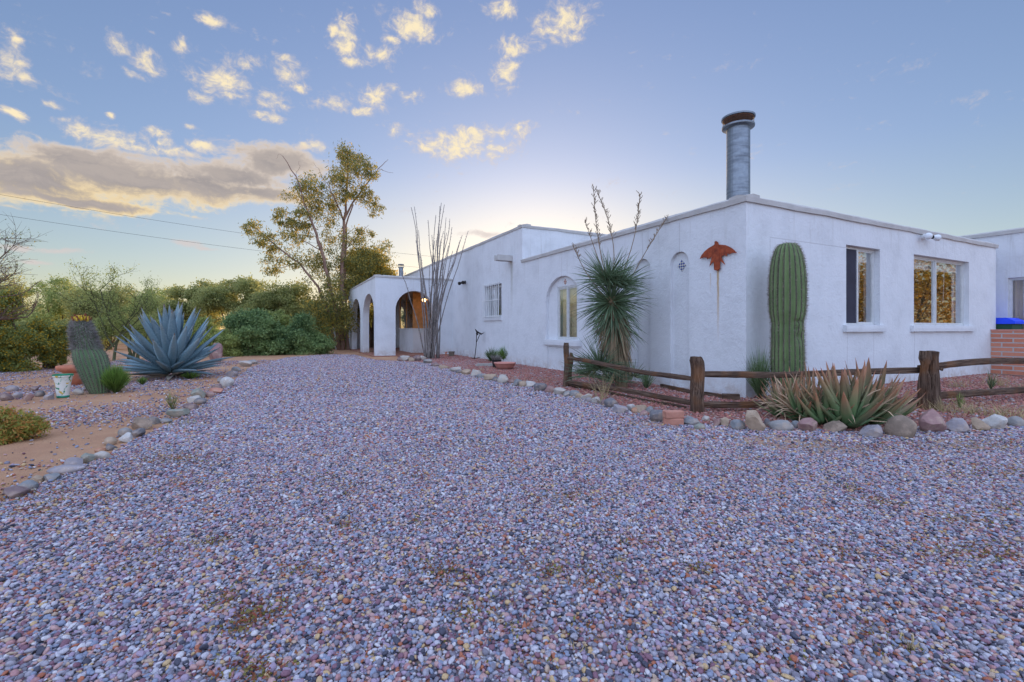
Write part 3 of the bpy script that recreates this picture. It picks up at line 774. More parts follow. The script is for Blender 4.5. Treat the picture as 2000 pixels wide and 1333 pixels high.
# ------------------------------------------------------------------ things on the walls
def on_house(o): o.location = hp(0, 0); o.rotation_euler = (0, 0, ANG); return o
zp = [(222, 1003), (232, 1009), (234, 1024), (242, 1030), (290, 1035), (330, 1055), (352, 1076), (367, 1092), (335, 1090), (318, 1098), (300, 1095), (299, 1113), (280, 1107), (262, 1115),
      (262, 1126), (286, 1174), (251, 1146), (250, 1207), (233, 1220), (208, 1213), (205, 1150), (174, 1189), (191, 1118), (176, 1126), (158, 1136), (154, 1125), (128, 1124), (100, 1134), (112, 1108), (135, 1080), (168, 1053), (206, 1033), (213, 1025), (211, 1010)]
bt, bz = 0.525, 2.43
pts = [(bt - (x - 232) * 2.87e-3, bz - (y - 1111 - .167 * (232 - x)) * 2.42e-3) for x, y in zp]
mb = MB(fmap); mb.prism(pts, -0.042, -0.034)
mb.box(bt - 0.012, bt + 0.012, -0.034, 0.0, bz + 0.02, bz + 0.05)
body = [(bt - (x - 228) * 2.87e-3, bz - (y - 1111 - .167 * (232 - x)) * 2.42e-3) for x, y in [(212, 1012), (234, 1012), (246, 1060), (248, 1160), (246, 1204), (232, 1215), (212, 1208), (208, 1160), (206, 1060)]]
mb.prism(body, -0.052, -0.0425)
o = on_house(mb.build('bird_sculpture', M['rust'])); tag(o, 'rusty steel cut-out bird with spread wings hung on the white wall', 'wall sculpture')
def mk_tile(name, c1, c2):
    m, t = new_mat(name); v = objc(t); x, y, z = t.sep(v)
    wv = t.math('MULTIPLY', t.math('SINE', t.math('MULTIPLY', t.math('ADD', y, z), 62.0)), t.math('SINE', t.math('MULTIPLY', t.math('SUBTRACT', y, z), 62.0)))
    setc(t, t.mix(t.sstep(wv, -0.1, 0.1), c1, c2)); t.b.inputs['Roughness'].default_value = 0.2; return m
def tile(t, z, s, depth, mat, label):
    mb = MB(fmap); mb.prism([(t - s, z), (t, z - s * 1.15), (t + s, z), (t, z + s * 1.15)], depth - 0.012, depth)
    for k in range(4):
        a = PI / 4 + k * PI / 2; 
    o = on_house(mb.build('ceramic_tile', mat)); tag(o, label, 'tile')
tile(1.42, 2.375, 0.10, 0.07, mk_tile('blue_glaze', (0.03, 0.06, 0.25), (0.6, 0.58, 0.5)), 'blue and cream diamond tile set high in the narrow arched niche')
tile(5.55, 2.44, 0.075, 0.10, mk_tile('red_glaze', (0.35, 0.08, 0.06), (0.62, 0.56, 0.52)), 'small red and white tile above the arched window')

def floodlight(m, a, z, name, label, mats, k=1.0):
    rt = empty(name, hp(0, 0), ANG); tag(rt, label, 'light')
    mb = MB(m); mb.tube([(a, 0.0, z), (a, -0.05, z)], [0.075 * k, 0.06 * k], 14); mb.build('base_plate', M[mats[0]], rt)
    for s in (-1, 1):
        mb = MB(m); mb.tube([(a, -0.05, z), (a + s * 0.06 * k, -0.10 * k, z - 0.01), (a + s * 0.12 * k, -0.14 * k, z - 0.02)], [0.022 * k, 0.032 * k, 0.04 * k], 10)
        so_ = mb.build('socket', M[mats[1]], rt, smooth=True)
        mb = MB(m); q = [(a + s * (0.12 + 0.13 * t) * k, -(0.14 + 0.07 * t) * k, z - (0.02 + 0.02 * t) * k) for t in (0, 0.3, 0.6, 0.85, 1.0)]
        mb.tube(q, [0.03 * k, 0.055 * k, 0.073 * k, 0.07 * k, 0.03 * k], 14); mb.build('bulb', M[mats[2]], so_, smooth=True)
floodlight(rmap, 5.9, rz_(1795, 462), 'floodlight', 'twin-bulb white floodlight under the roof edge above the wide window', ('white_metal', 'dark_metal', 'bulb'))
floodlight(fmap, facade_t(909), fz(909, 552), 'floodlight', 'dark twin floodlight on the white facade beside the porch', ('dark_metal', 'dark_metal', 'dark_metal'), 1.0)

# hanging lamp in the porch
lp = P(829, 586, 20.9); rt = empty('porch_lamp', lp); tag(rt, 'lit amber lamp hanging inside the porch arch', 'lamp')
mb = MB(); mb.tube([(0, 0, 0.1), (0, 0, 0.42)], 0.012, 6); mb.build('stem', M['dark_metal'], rt)
mb = MB(); mb.lathe([(0.03, 0.12), (0.19, 0.06), (0.20, 0.045)], 16); mb.build('shade', M['dark_metal'], rt)
mb = MB(); mb.lathe([(0.03, -0.09), (0.11, -0.05), (0.13, 0.01), (0.06, 0.06)], 14); mb.build('bulb', M['lamp'], rt)

# ------------------------------------------------------------------ brick wall, bin
bwr = empty('brick_wall', hp(9.45, 0), ANG); tag(bwr, 'low salmon slump-brick wall at the right end of the house', 'wall')
mb = MB(); mb.box(0, 0.2, -3.2, -0.004, -0.1, 1.10); mb.build('brickwork', M['brick'], bwr)
mb = MB(); mb.box(-0.012, 0.212, -3.21, -0.006, 1.10, 1.14); mb.build('coping', M['terracotta_pink'], bwr)
rt = empty('wheeled_bin', hp(10.15, 0.32), ANG + R(90)); tag(rt, 'dark green wheeled bin with a bright blue lid behind the brick wall', 'bin')
mb = MB(); mb.box(-0.60, 0.60, -0.36, 0.30, 0.1, 1.28); mb.build('body', M['greenbin'], rt)
mb = MB(); mb.prism([(-0.66, 1.28), (0.66, 1.28), (0.66, 1.34), (0.55, 1.44), (-0.50, 1.44), (-0.66, 1.35)], -0.40, 0.34); mb.build('lid', M['bluelid'], rt)
for s in (-1, 1):
    mb = MB(); mb.tube([(s * 0.45, 0.38, 0.1), (s * 0.45, 0.44, 0.1)], 0.1, 14); mb.build('wheel', M['black'], rt)

# ------------------------------------------------------------------ split rail fence
fence = empty('split_rail_fence', G(1360, 806)); tag(fence, 'low split rail fence of weathered brown timber along the red rock bed', 'fence')
def beam(name, p0, p1, w0, w1, seed, k=16, gnarl=0.10, ends=0.8, sides=14):
    p0 = Vector(p0) - fence.location; p1 = Vector(p1) - fence.location; d = p1 - p0; L = d.length
    mb = MB(); rings = []
    for i in range(k + 1):
        t = i / k; ring = []
        oy = noise.noise((t * 2.2 + seed, seed, 0)) * w0 * 0.35; oz = noise.noise((t * 2.2 + seed, 0, seed)) * w1 * 0.35
        e = ends if i in (0, k) else 1.0
        for j in range(sides):
            a = 2 * PI * j / sides; ca, sa = math.cos(a), math.sin(a)
            q = 1 / max(abs(ca), abs(sa)) ** 0.6
            r = q * (1 + gnarl * noise.noise((ca * 2 + seed * 3, sa * 2, t * L * 2.5)) + gnarl * 0.7 * noise.noise((ca * 5 + seed, sa * 5, t * L * 5)))
            xo = noise.noise((j * 1.7, seed, i * 9.0)) * 0.02 if i in (0, k) else 0
            ring.append(mb.add((t * L + xo, oy + ca * r * w0 * 0.5 * e * 0.85, oz + sa * r * w1 * 0.5 * e * 0.85)))
        rings.append(ring)
    for a, b in zip(rings, rings[1:]):
        for j in range(sides): mb.face(a[j], a[(j + 1) % sides], b[(j + 1) % sides], b[j])
    mb.face(*rings[0]); mb.face(*rings[-1])
    o = mb.build(name, M['wood'], fence)
    o.location = p0; o.rotation_euler = d.to_track_quat('X', 'Z').to_euler()
    return o
p1 = G(1103, 756); p2 = G(1360, 806); p3 = G(1815, 800)
beam('post', p1 + Vector((0, 0, -0.1)), P(1107, 670, p1.y), 0.13, 0.13, 1.3)
p1b = G(1114, 752); beam('post', p1b + Vector((0, 0, -0.1)), P(1115, 690, p1b.y), 0.08, 0.09, 2.3)
beam('post', p2 + Vector((0, 0, -0.12)), P(1360, 697, p2.y), 0.20, 0.19, 3.7)
e2 = p2.y; e1 = p1.y
beam('rail', P(1108, 700, e1 - .02), P(1352, 742, e2 + .12), 0.07, 0.085, 4.1, 22, 0.16)
beam('rail', P(1108, 744, e1 - .02), P(1352, 788, e2 + .12), 0.08, 0.09, 5.2, 22, 0.16)
beam('rail', P(1108, 752, e1 + .1), P(1340, 797, e2 + .25), 0.06, 0.05, 5.9, 22, 0.2)
e3 = p3.y
beam('rail', P(1368, 734, e2 + .04), P(1812, 725, e3 + .1), 0.085, 0.105, 6.6, 26, 0.16)
beam('rail', P(1368, 790, e2 + .04), P(1812, 782, e3 + .1), 0.10, 0.105, 7.1, 26, 0.16)
pr = Vector((9.9, 8.2, 0))
beam('rail', (p3.x - 0.05, e3 + 0.08, 0.60), (9.95, 8.1, 0.66), 0.09, 0.115, 8.4, 26, 0.16)
beam('rail', (p3.x - 0.05, e3 + 0.10, 0.15), (9.95, 8.1, 0.14), 0.10, 0.12, 9.4, 26, 0.16)
beam('post', (9.95, 8.15, -0.1), (9.95, 8.15, 0.86), 0.2, 0.2, 10.2)
# the split, knot-holed post
mb = MB(); pp = p3 - fence.location
def strand(pts, rad, sd):
    mb.tube([(x, y, z) for x, y, z in pts], rad, 12, True, 0.45, sd)
zt = H - (686 - HZ) * e3 / F
mb.tube([(-0.1, -0.055, 0), (0.1, -0.05, 0.02), (0.30, -0.055, 0.015), (0.46, -0.062, 0), (0.56, -0.078, 0), (0.64, -0.076, -0.01), (0.72, -0.055, 0), (zt, -0.05, 0)], [0.085, 0.078, 0.074, 0.066, 0.044, 0.046, 0.076, 0.07], 14, True, 0.4, 3.0)
mb.tube([(-0.1, 0.045, 0.01), (0.12, 0.05, 0), (0.30, 0.055, 0), (0.46, 0.062, 0), (0.56, 0.068, 0), (0.64, 0.066, 0), (0.74, 0.05, 0.01), (zt - 0.004, 0.05, 0)], [0.085, 0.080, 0.074, 0.066, 0.056, 0.060, 0.082, 0.074], 14, True, 0.4, 8.0)
mb.tube([(0.58, 0.07, -0.10), (0.60, 0.072, -0.118)], [0.03, 0.02], 10)
o = mb.build('post', M['wood'], fence); o.location = pp
# build axis is local X = up
o.rotation_euler = Matrix(((0, -1, 0), (0, 0, -1), (1, 0, 0))).transposed().to_3x3().inverted().to_euler() if False else (0, 0, 0)
mt = Matrix(((0, 1, 0), (0, 0, 1), (1, 0, 0)))          # local x->z, y->x, z->y
o.rotation_euler = mt.to_euler()

# boards lying at the foot of the wall
def board(pa, pb, w_, h_, label):
    d = pb - pa; mb = MB(); mb.box(0, d.length, -w_ / 2, w_ / 2, 0, h_); o = mb.build('edging_board', M['wood']); o.location = pa; o.rotation_euler = (0, 0, math.atan2(d.y, d.x)); tag(o, label, 'board')
board(G(1292, 757, .01), G(1372, 775, .01), 0.06, 0.07, 'dark edging board lying against the wall below the niche')
board(G(1376, 772, .01), G(1412, 778, .01), 0.05, 0.06, 'short dark board on the red rock behind the middle post')
board(G(1411, 780, .01), G(1444, 781, .01), 0.09, 0.09, 'stubby dark timber block at the foot of the house corner')

# ------------------------------------------------------------------ stones
def rock_mesh(size, seed, angular):
    bm = bmesh.new(); bmesh.ops.create_icosphere(bm, subdivisions=3, radius=1.0)
    rr = random.Random(seed); planes = []
    for _ in range(15 if angular else 5):
        n = Vector((rr.gauss(0, 1), rr.gauss(0, 1), rr.gauss(0, 1))).normalized(); planes.append((n, rr.uniform(0.48, 0.8) if angular else rr.uniform(0.8, 0.95)))
    for v in bm.verts:
        p = v.co.copy()
        p *= 1 + 0.22 * noise.noise(p * 1.1 + Vector((seed * 1.7, 0, 0))) 
        for n, h in planes:
            dd = p.dot(n)
            if dd > h: p -= n * (dd - h) * 0.92
        p *= 1 + 0.07 * noise.noise(p * 4 + Vector((0, seed * 2.1, 0)))
        v.co = Vector((p.x * size[0], p.y * size[1], p.z * size[2]))
    for ax in range(3):
        lo = min(v.co[ax] for v in bm.verts); hi = max(v.co[ax] for v in bm.verts); k = 2 * size[ax] / (hi - lo)
        for v in bm.verts: v.co[ax] = (v.co[ax] - (lo + hi) / 2) * k
    me = bpy.data.meshes.new('rock'); bm.to_mesh(me); bm.free(); return me
_ord = ['nearest', 'second', 'third', 'fourth', 'fifth', 'sixth', 'seventh', 'eighth', 'ninth', 'tenth', 'eleventh', 'twelfth', 'thirteenth', 'fourteenth', 'fifteenth', 'sixteenth', 'seventeenth', 'eighteenth', 'nineteenth', 'twentieth',
        'twenty-first', 'twenty-second', 'twenty-third', 'twenty-fourth', 'twenty-fifth', 'twenty-sixth', 'twenty-seventh', 'twenty-eighth', 'twenty-ninth', 'thirtieth', 'thirty-first', 'thirty-second', 'thirty-third', 'thirty-fourth', 'thirty-fifth', 'thirty-sixth', 'thirty-seventh', 'thirty-eighth', 'thirty-ninth', 'fortieth', 'forty-first', 'forty-second', 'forty-third', 'forty-fourth', 'forty-fifth', 'forty-sixth']
rcount = [0]
def rock(px, py, wpx, hpx, colr, label, group, angular=True, flat=1.0):
    b = G(px, py); k = b.y / F; wd = wpx * k * math.cos(math.atan2(b.x, b.y)); hh = hpx * k
    rcount[0] += 1; seed = rcount[0] * 3.3
    me = rock_mesh((wd * 0.54, min(wd * 0.5, max(wd * 0.34, hh * 0.6)), hh * 0.60), seed, angular)
    o = obj_from('rock', me, rock_mat(colr), smooth=not angular)
    o.location = b + Vector((0, wd * 0.2, hh * 0.40)); o.rotation_euler = (0, 0, (rcount[0] * 0.77 % 1 - 0.5) * 0.5)
    tag(o, label, 'rock', group); return o
left = [(50, 1328, 112, 56, 'purple brown'), (100, 1292, 112, 48, 'blue grey'), (150, 1252, 62, 30, 'tan'), (212, 1248, 100, 36, 'blue grey'), (268, 1216, 180, 36, 'lavender grey'),
        (310, 1186, 86, 42, 'lavender grey'), (370, 1166, 66, 42, 'green grey'), (430, 1152, 86, 34, 'pale'), (428, 1128, 50, 28, 'orange'), (470, 1112, 56, 30, 'slate'), (470, 1088, 62, 34, 'tan'),
        (540, 1076, 78, 40, 'white'), (590, 1052, 62, 36, 'slate'), (536, 1052, 62, 40, 'grey'), (608, 1020, 112, 52, 'brown'), (658, 998, 50, 34, 'grey'), (706, 992, 82, 18, 'blue grey'), (765, 970, 90, 38, 'green grey'),
        (820, 938, 64, 30, 'purple brown'), (862, 912, 64, 28, 'slate'), (840, 905, 72, 30, 'pale'), (855, 886, 58, 44, 'green grey'), (906, 880, 50, 24, 'mauve'), (930, 866, 62, 26, 'salmon'),
        (938, 846, 50, 24, 'purple brown'), (982, 836, 64, 44, 'white'), (960, 818, 40, 22, 'grey'), (1002, 792, 56, 28, 'lavender grey'), (1022, 770, 44, 22, 'blue grey'), (1060, 748, 62, 26, 'pale'), (1092, 738, 50, 20, 'grey')]
for i, (x, y, w_, h_, c_) in enumerate(left):
    shp = 'flat' if h_ / w_ < 0.4 else ('chunky' if h_ / w_ > 0.62 else 'low')
    rock(x / 2.222, 380 + y / 2.222, w_ / 2.222, h_ / 2.222, c_, f'{shp} {c_} rock, {_ord[i]} from the near end of the left drive border', 'rocks edging the left side of the drive', angular=i % 3 != 1)
right = [(782, 706, 14, 9, 'purple brown'), (790, 706, 18, 11, 'pale'), (803, 707, 12, 9, 'tan'), (814, 706, 16, 12, 'purple brown'), (826, 704, 14, 9, 'pale'), (835, 711, 18, 9, 'grey'), (850, 717, 16, 8, 'purple brown'), (866, 721, 20, 8, 'tan'),
         (889, 727, 22, 10, 'pale'), (897, 730, 14, 8, 'slate'), (909, 733, 18, 11, 'tan'), (930, 736, 20, 14, 'pale'), (941, 739, 22, 9, 'blue grey'), (958, 744, 26, 13, 'tan'), (967, 746, 14, 10, 'slate'), (982, 749, 22, 17, 'pale'), (998, 750, 14, 9, 'mauve'), (1012, 755, 20, 15, 'blue grey'),
         (1021, 757, 14, 12, 'tan'), (1036, 757, 25, 12, 'white'), (1056, 765, 24, 16, 'slate'), (1074, 768, 18, 14, 'mauve'), (1094, 773, 24, 15, 'pale'), (1108, 775, 16, 12, 'grey'), (1123, 776, 22, 13, 'blue grey'), (1132, 780, 18, 11, 'tan'), (1146, 782, 22, 12, 'pale'), (1151, 787, 16, 10, 'lavender grey'),
         (1166, 790, 19, 15, 'white'), (1179, 793, 13, 12, 'purple brown'), (1194, 797, 26, 19, 'slate'), (1213, 808, 28, 17, 'lavender grey'), (1234, 805, 18, 15, 'white'), (1241, 808, 14, 12, 'orange'), (1252, 808, 24, 17, 'tan'), (1257, 814, 15, 13, 'mauve'), (1270, 810, 15, 16, 'blue grey'), (1287, 824, 32, 22, 'slate')]
for i, (x, y, w_, h_, c_) in enumerate(right):
    n = len(right) - i
    where = 'ocotillo end of the right border' if i < 20 else 'salmon bricks in the right border'
    k = i if i < 20 else n - 1
    shp = 'small' if w_ < 17 else ('flat' if h_ / w_ < 0.5 else 'rough')
    q = _ord[k] if k else 'first'
    rock(x, y, w_, h_, c_, f'{shp} {c_} rock, {q} from the {where}', 'rocks edging the red bed', angular=i % 3 != 0)
big = [(1352, 832, 36, 18, 'blue grey', 1, 'flat blue grey slab beside the salmon bricks'), (1369, 841, 24, 13, 'green grey', 0, 'smooth green grey cobble in front of the middle fence post'), (1380, 825, 14, 12, 'pale', 1, 'small pale stone at the foot of the middle fence post'),
       (1402, 834, 14, 17, 'mauve', 1, 'little mauve stone right of the middle fence post'), (1417, 834, 21, 18, 'tan', 1, 'tan stone between mauve stone and blue grey rock by the fence'), (1444, 841, 28, 21, 'blue grey', 1, 'blue grey rock just left of the tall tan boulder'),
       (1475, 844, 42, 41, 'tan', 1, 'tall tan boulder in front of the saguaro'), (1500, 834, 12, 17, 'slate', 0, 'small dark stone against the right side of the tall tan boulder'), (1530, 843, 50, 21, 'grey', 0, 'long low grey stone left of the aloe'), (1556, 838, 18, 16, 'blue grey', 0, 'small blue grey stone between long grey stone and pinkish rock'),
       (1583, 845, 42, 28, 'mauve', 1, 'pinkish rock under the left edge of the aloe'), (1634, 845, 44, 22, 'brown', 1, 'brown rock tucked under the aloe leaves'), (1707, 856, 50, 26, 'lavender grey', 1, 'pale grey rock with flat top in front of the aloe'), (1769, 855, 64, 42, 'brown', 0, 'big smooth round brown boulder right of the aloe'),
       (1823, 846, 62, 46, 'mauve', 1, 'large purple pink boulder at the foot of the gnarled post'), (1879, 847, 52, 28, 'lavender grey', 1, 'grey and white angular rock right of the purple boulder'), (1920, 843, 36, 26, 'tan', 1, 'tan rock between grey angular rock and white rock'), (1952, 840, 50, 30, 'white', 1, 'white and tan boulder near the right edge'),
       (1990, 836, 40, 22, 'grey', 0, 'grey rock at the far right edge of the border'), (2040, 838, 50, 24, 'tan', 1, 'tan rock just beyond the right edge')]
for (x, y, w_, h_, c_, an, lb) in big: rock(x, y, w_, h_, c_, lb, 'rocks edging the red bed', bool(an))
for (px, py, z0, c_, lb) in ((1316, 832, 0.0, 'tan', 'pale salmon brick lying under another brick in the border'), (1319, 832, 0.085, 'salmon', 'red salmon brick lying on top of the pale brick in the border')):
    b = G(px, py); mb = MB(); mb.box(-0.115, 0.115, 0, 0.11, 0, 0.085); o = mb.build('brick', rock_mat('salmon')); o.location = b + Vector((0, 0, z0)); o.rotation_euler = (0.0, 0.0, 0.12 if z0 else -0.2)
    bv = o.modifiers.new('bevel', 'BEVEL'); bv.width = 0.012; bv.segments = 2
    tag(o, lb, 'brick')
back = [(8, 783, 26, 16, 'purple brown'), (30, 778, 22, 12, 'lavender grey'), (52, 783, 26, 14, 'mauve'), (75, 775, 20, 12, 'slate'), (92, 781, 22, 12, 'lavender grey'), (150, 772, 26, 12, 'pale'), (168, 764, 20, 10, 'lavender grey'), (20, 765, 26, 12, 'lavender grey'), (62, 765, 24, 10, 'purple brown')]
for i, (x, y, w_, h_, c_) in enumerate(back):
    rock(x, y, w_, h_, c_, f'{c_} rock, {_ord[i] if i else "first"} in the loose row by the painted pot', 'rocks scattered around the painted pot', i % 2 == 0)
rock(190, 766, 17, 12, 'pale', 'pale stone at the foot of the leaning barrel cactus', 'stones at the barrel cactus', False)
rock(207, 766, 16, 13, 'orange', 'orange stone between barrel cactus and green broom bush', 'stones at the barrel cactus', True)
rock(235, 766, 22, 11, 'tan', 'tan stone under the green broom bush', 'stones at the barrel cactus', True)
rock(418, 712, 28, 42, 'mauve', 'pinkish boulder half hidden behind the blue agave', None, True)

# ------------------------------------------------------------------ loose stone scatter (uncountable)
def proto(name, size, seed, angular, mat):
    bm = bmesh.new(); bmesh.ops.create_icosphere(bm, subdivisions=2, radius=1.0); rr = random.Random(seed)
    pl = [(Vector((rr.gauss(0, 1), rr.gauss(0, 1), rr.gauss(0, 1))).normalized(), rr.uniform(0.6, 0.9)) for _ in range(6 if angular else 3)]
    for v in bm.verts:
        p = v.co * (1 + 0.25 * noise.noise(v.co * 1.2 + Vector((seed * 3.1, 0, 0))))
        for n, h in pl:
            dd = p.dot(n)
            if dd > h: p -= n * (dd - h) * 0.8
        v.co = Vector((p.x * size[0], p.y * size[1], p.z * size[2]))
    me = bpy.data.meshes.new(name); bm.to_mesh(me); bm.free(); me.materials.append(mat)
    if not angular: me.polygons.foreach_set('use_smooth', [True] * len(me.polygons))
    return bpy.data.objects.new(name, me)
def scatter(name, pts, rot, scl, protos, label, cat):
    n = len(pts); me = bpy.data.meshes.new(name); me.vertices.add(n); me.vertices.foreach_set('co', np.asarray(pts, np.float32).ravel())
    a = me.attributes.new('rot', 'FLOAT_VECTOR', 'POINT'); a.data.foreach_set('vector', np.asarray(rot, np.float32).ravel())
    a = me.attributes.new('scl', 'FLOAT_VECTOR', 'POINT'); a.data.foreach_set('vector', np.asarray(scl, np.float32).ravel())
    a = me.attributes.new('pick', 'INT', 'POINT'); a.data.foreach_set('value', rng.integers(0, len(protos), n).astype(np.int32))
    o = bpy.data.objects.new(name, me); col.objects.link(o)
    ng = bpy.data.node_groups.new(name + '_nodes', 'GeometryNodeTree')
    ng.interface.new_socket('Geometry', in_out='INPUT', socket_type='NodeSocketGeometry'); ng.interface.new_socket('Geometry', in_out='OUTPUT', socket_type='NodeSocketGeometry')
    N, L = ng.nodes, ng.links
    gi = N.new('NodeGroupInput'); go = N.new('NodeGroupOutput'); iop = N.new('GeometryNodeInstanceOnPoints'); jn = N.new('GeometryNodeJoinGeometry')
    for p in protos:
        oi = N.new('GeometryNodeObjectInfo'); oi.inputs['Object'].default_value = p; oi.inputs['As Instance'].default_value = True; L.new(oi.outputs['Geometry'], jn.inputs[0])
    def attr(nm, typ):
        q = N.new('GeometryNodeInputNamedAttribute'); q.data_type = typ; q.inputs['Name'].default_value = nm; return q.outputs['Attribute']
    er = N.new('FunctionNodeEulerToRotation'); L.new(attr('rot', 'FLOAT_VECTOR'), er.inputs[0])
    L.new(gi.outputs[0], iop.inputs['Points']); L.new(jn.outputs[0], iop.inputs['Instance']); iop.inputs['Pick Instance'].default_value = True
    L.new(attr('pick', 'INT'), iop.inputs['Instance Index']); L.new(er.outputs[0], iop.inputs['Rotation']); L.new(attr('scl', 'FLOAT_VECTOR'), iop.inputs['Scale'])
    L.new(iop.outputs[0], go.inputs[0])
    md = o.modifiers.new('scatter', 'NODES'); md.node_group = ng
    tag(o, label, cat, kind='stuff'); return o
def in_poly(x, y, poly):
    ins = np.zeros(len(x), bool); n = len(poly)
    for i in range(n):
        x0, y0 = poly[i]; x1, y1 = poly[(i + 1) % n]
        c = ((y0 > y) != (y1 > y)); 
        with np.errstate(divide='ignore', invalid='ignore'): xi = (x1 - x0) * (y - y0) / (y1 - y0 + 1e-12) + x0
        ins ^= c & (x < xi)
    return ins
def grid(x0, x1, y0, y1, s):
    xs, ys = np.meshgrid(np.arange(x0, x1, s), np.arange(y0, y1, s)); xs = xs.ravel(); ys = ys.ravel()
    return xs + rng.uniform(-.6, .6, len(xs)) * s, ys + rng.uniform(-.6, .6, len(xs)) * s
def fbm(x, y, f, seed):
    v = np.zeros(len(x))
    r2 = np.random.default_rng(seed)
    for k in range(9):
        a = r2.uniform(0, 2 * PI); ff = f * r2.uniform(0.6, 2.2); v += np.sin((x * math.cos(a) + y * math.sin(a)) * ff + r2.uniform(0, 6.28))
    return v / 9
PEB = [proto('pebble', s, i + 1, i in (5, 6), M['pebble']) for i, s in enumerate([(1, .8, .55), (1.15, .75, .5), (.95, .9, .65), (1.25, .7, .45), (1, .85, .7), (1, .8, .55), (1.1, .8, .6), (.9, .75, .6)])]
RED = [proto('red_chip', s, i + 21, True, M['redrock']) for i, s in enumerate([(1, .8, .6), (1.2, .8, .5), (1, .9, .7), (1.3, .7, .5)])]
def cloud_pts(x, y, s0, s1, z0=0.004, rise=0.35):
    n = len(x); s = s0 + (s1 - s0) * rng.beta(1.4, 3.2, n); z = z0 + s * rng.uniform(0.0, rise, n)
    rot = np.stack([rng.normal(0, .35, n), rng.normal(0, .35, n), rng.uniform(0, 6.28, n)], 1)
    return np.stack([x, y, z], 1), rot, np.stack([s, s, s], 1)
xa, ya = grid(-6, 7, 0.35, 4.6, 0.0128); xb, yb_ = grid(-9, 11, 4.6, 7.6, 0.0185); x = np.concatenate([xa, xb]); y = np.concatenate([ya, yb_]); k = (np.abs(x) < 1.22 * y + 1.1) & in_poly(x, y, drive_poly)
thin_ = fbm(x, y, 1.6, 5)
for (px, py, rd) in THIN:
    g_ = G(px, py); thin_ = thin_ + 0.55 * np.exp(-((x - g_.x) ** 2 + ((y - g_.y) * 1.6) ** 2) / rd ** 2)
if 1: k &= (rng.uniform(0, 1, len(x)) > np.clip((thin_ - 0.22) * 2.0, 0, 0.8))
x, y = x[k], y[k]; a = cloud_pts(x, y, 0.0050, 0.0185, rise=0.9); sfar = np.where(y > 4.6, 1.35, 1.0)[:, None]; a = (a[0], a[1], a[2] * sfar)
x2, y2 = grid(-11, 12, 7.5, 21, 0.034); k = in_poly(x2, y2, drive_poly); x2, y2 = x2[k], y2[k]; b = cloud_pts(x2, y2, 0.011, 0.029, rise=0.5)
scatter('driveway_gravel', *[np.concatenate(q) for q in zip(a, b)], PEB, 'loose grey, mauve and tan river pebbles covering the drive', 'gravel')
x, y = grid(-4, 12, 3.6, 22, 0.034); k = in_poly(x, y, bed_poly) & (rng.uniform(0, 1, len(x)) < 0.55 + 0.35 * fbm(x, y, 1.5, 9)); x, y = x[k], y[k]
scatter('red_rock_mulch', *cloud_pts(x, y, 0.013, 0.034, 0.008), RED, 'crushed red rock covering the planting bed', 'gravel')
x, y = grid(-14, -1, 2.0, 17, 0.032); dn = fbm(x, y, 1.3, 33) + 0.5 * fbm(x, y, 4.0, 34)
k = ~in_poly(x, y, drive_poly) & (rng.uniform(0, 1, len(x)) < np.clip(0.26 + 1.0 * dn, 0.04, 0.7)) & (x > -1.35 * y - 1.5); x, y = x[k], y[k]
x3, y3 = grid(-4, 12, 3.6, 20, 0.04); k = in_poly(x3, y3, bed_poly) & (rng.uniform(0, 1, len(x3)) < np.clip(0.10 + 0.4 * fbm(x3, y3, 2.2, 44), 0.02, 0.5)); x = np.concatenate([x, x3[k]]); y = np.concatenate([y, y3[k]])
scatter('soil_gravel', *cloud_pts(x, y, 0.006, 0.025, 0.006, 0.4), PEB, 'thin scatter of purplish pebbles over the orange soil', 'gravel')

# ------------------------------------------------------------------ plants: foliage builders
def leaf_quads(c, L, Wd, r, droop=0.0, flat=0.0):
    n = len(c); d = r.normal(0, 1, (n, 3)); d[:, 2] -= droop; d[:, 2] *= (1 - flat); d /= np.linalg.norm(d, axis=1, keepdims=True)
    e = r.normal(0, 1, (n, 3)); s = np.cross(d, e); s /= np.linalg.norm(s, axis=1, keepdims=True) + 1e-9
    l = (L * r.uniform(.6, 1.3, n))[:, None]; w_ = (Wd * r.uniform(.7, 1.25, n))[:, None]
    v = np.stack([c, c + d * l * .45 + s * w_ * .5, c + d * l, c + d * l * .45 - s * w_ * .5], 1).reshape(-1, 3)
    return v, np.arange(4 * n).reshape(n, 4)
def clump_points(clumps, r, sub=14, tight=0.33):
    out = []
    for (c, rad, n) in clumps:
        c = np.array(c); rad = np.array(rad if hasattr(rad, '__len__') else (rad,) * 3)
        q = r.normal(0, 1, (sub, 3)); q /= np.linalg.norm(q, axis=1, keepdims=True); q *= r.uniform(.35, 1.0, (sub, 1)) ** 0.5
        ii = r.integers(0, sub, n); sz = r.uniform(.5, 1.2, sub)[ii][:, None]
        out.append(c + (q[ii] + r.normal(0, tight, (n, 3)) * sz) * rad)
    return np.concatenate(out)
def foliage(name, parent, pts, L, Wd, mat, seed, droop=0.0, flat=0.0):
    v, f = leaf_quads(pts, L, Wd, np.random.default_rng(seed), droop, flat)
    return obj_from(name, np_mesh(name, v, f), mat, parent)
def limb(mb, p0, p1, r0, r1, sag, rr, k=6):
    p0 = Vector(p0); p1 = Vector(p1); L = (p1 - p0).length; pts = []
    o = Vector((rr.uniform(-1, 1), rr.uniform(-1, 1), rr.uniform(-.3, .8))) * L * sag
    for i in range(k + 1):
        t = i / k; pts.append(p0.lerp(p1, t) + o * (4 * t * (1 - t)) * 0.5 + Vector((rr.uniform(-1, 1), rr.uniform(-1, 1), rr.uniform(-1, 1))) * L * 0.02 * (0 < i < k))
    mb.tube(pts, [r0 + (r1 - r0) * i / k for i in range(k + 1)], 6); return pts
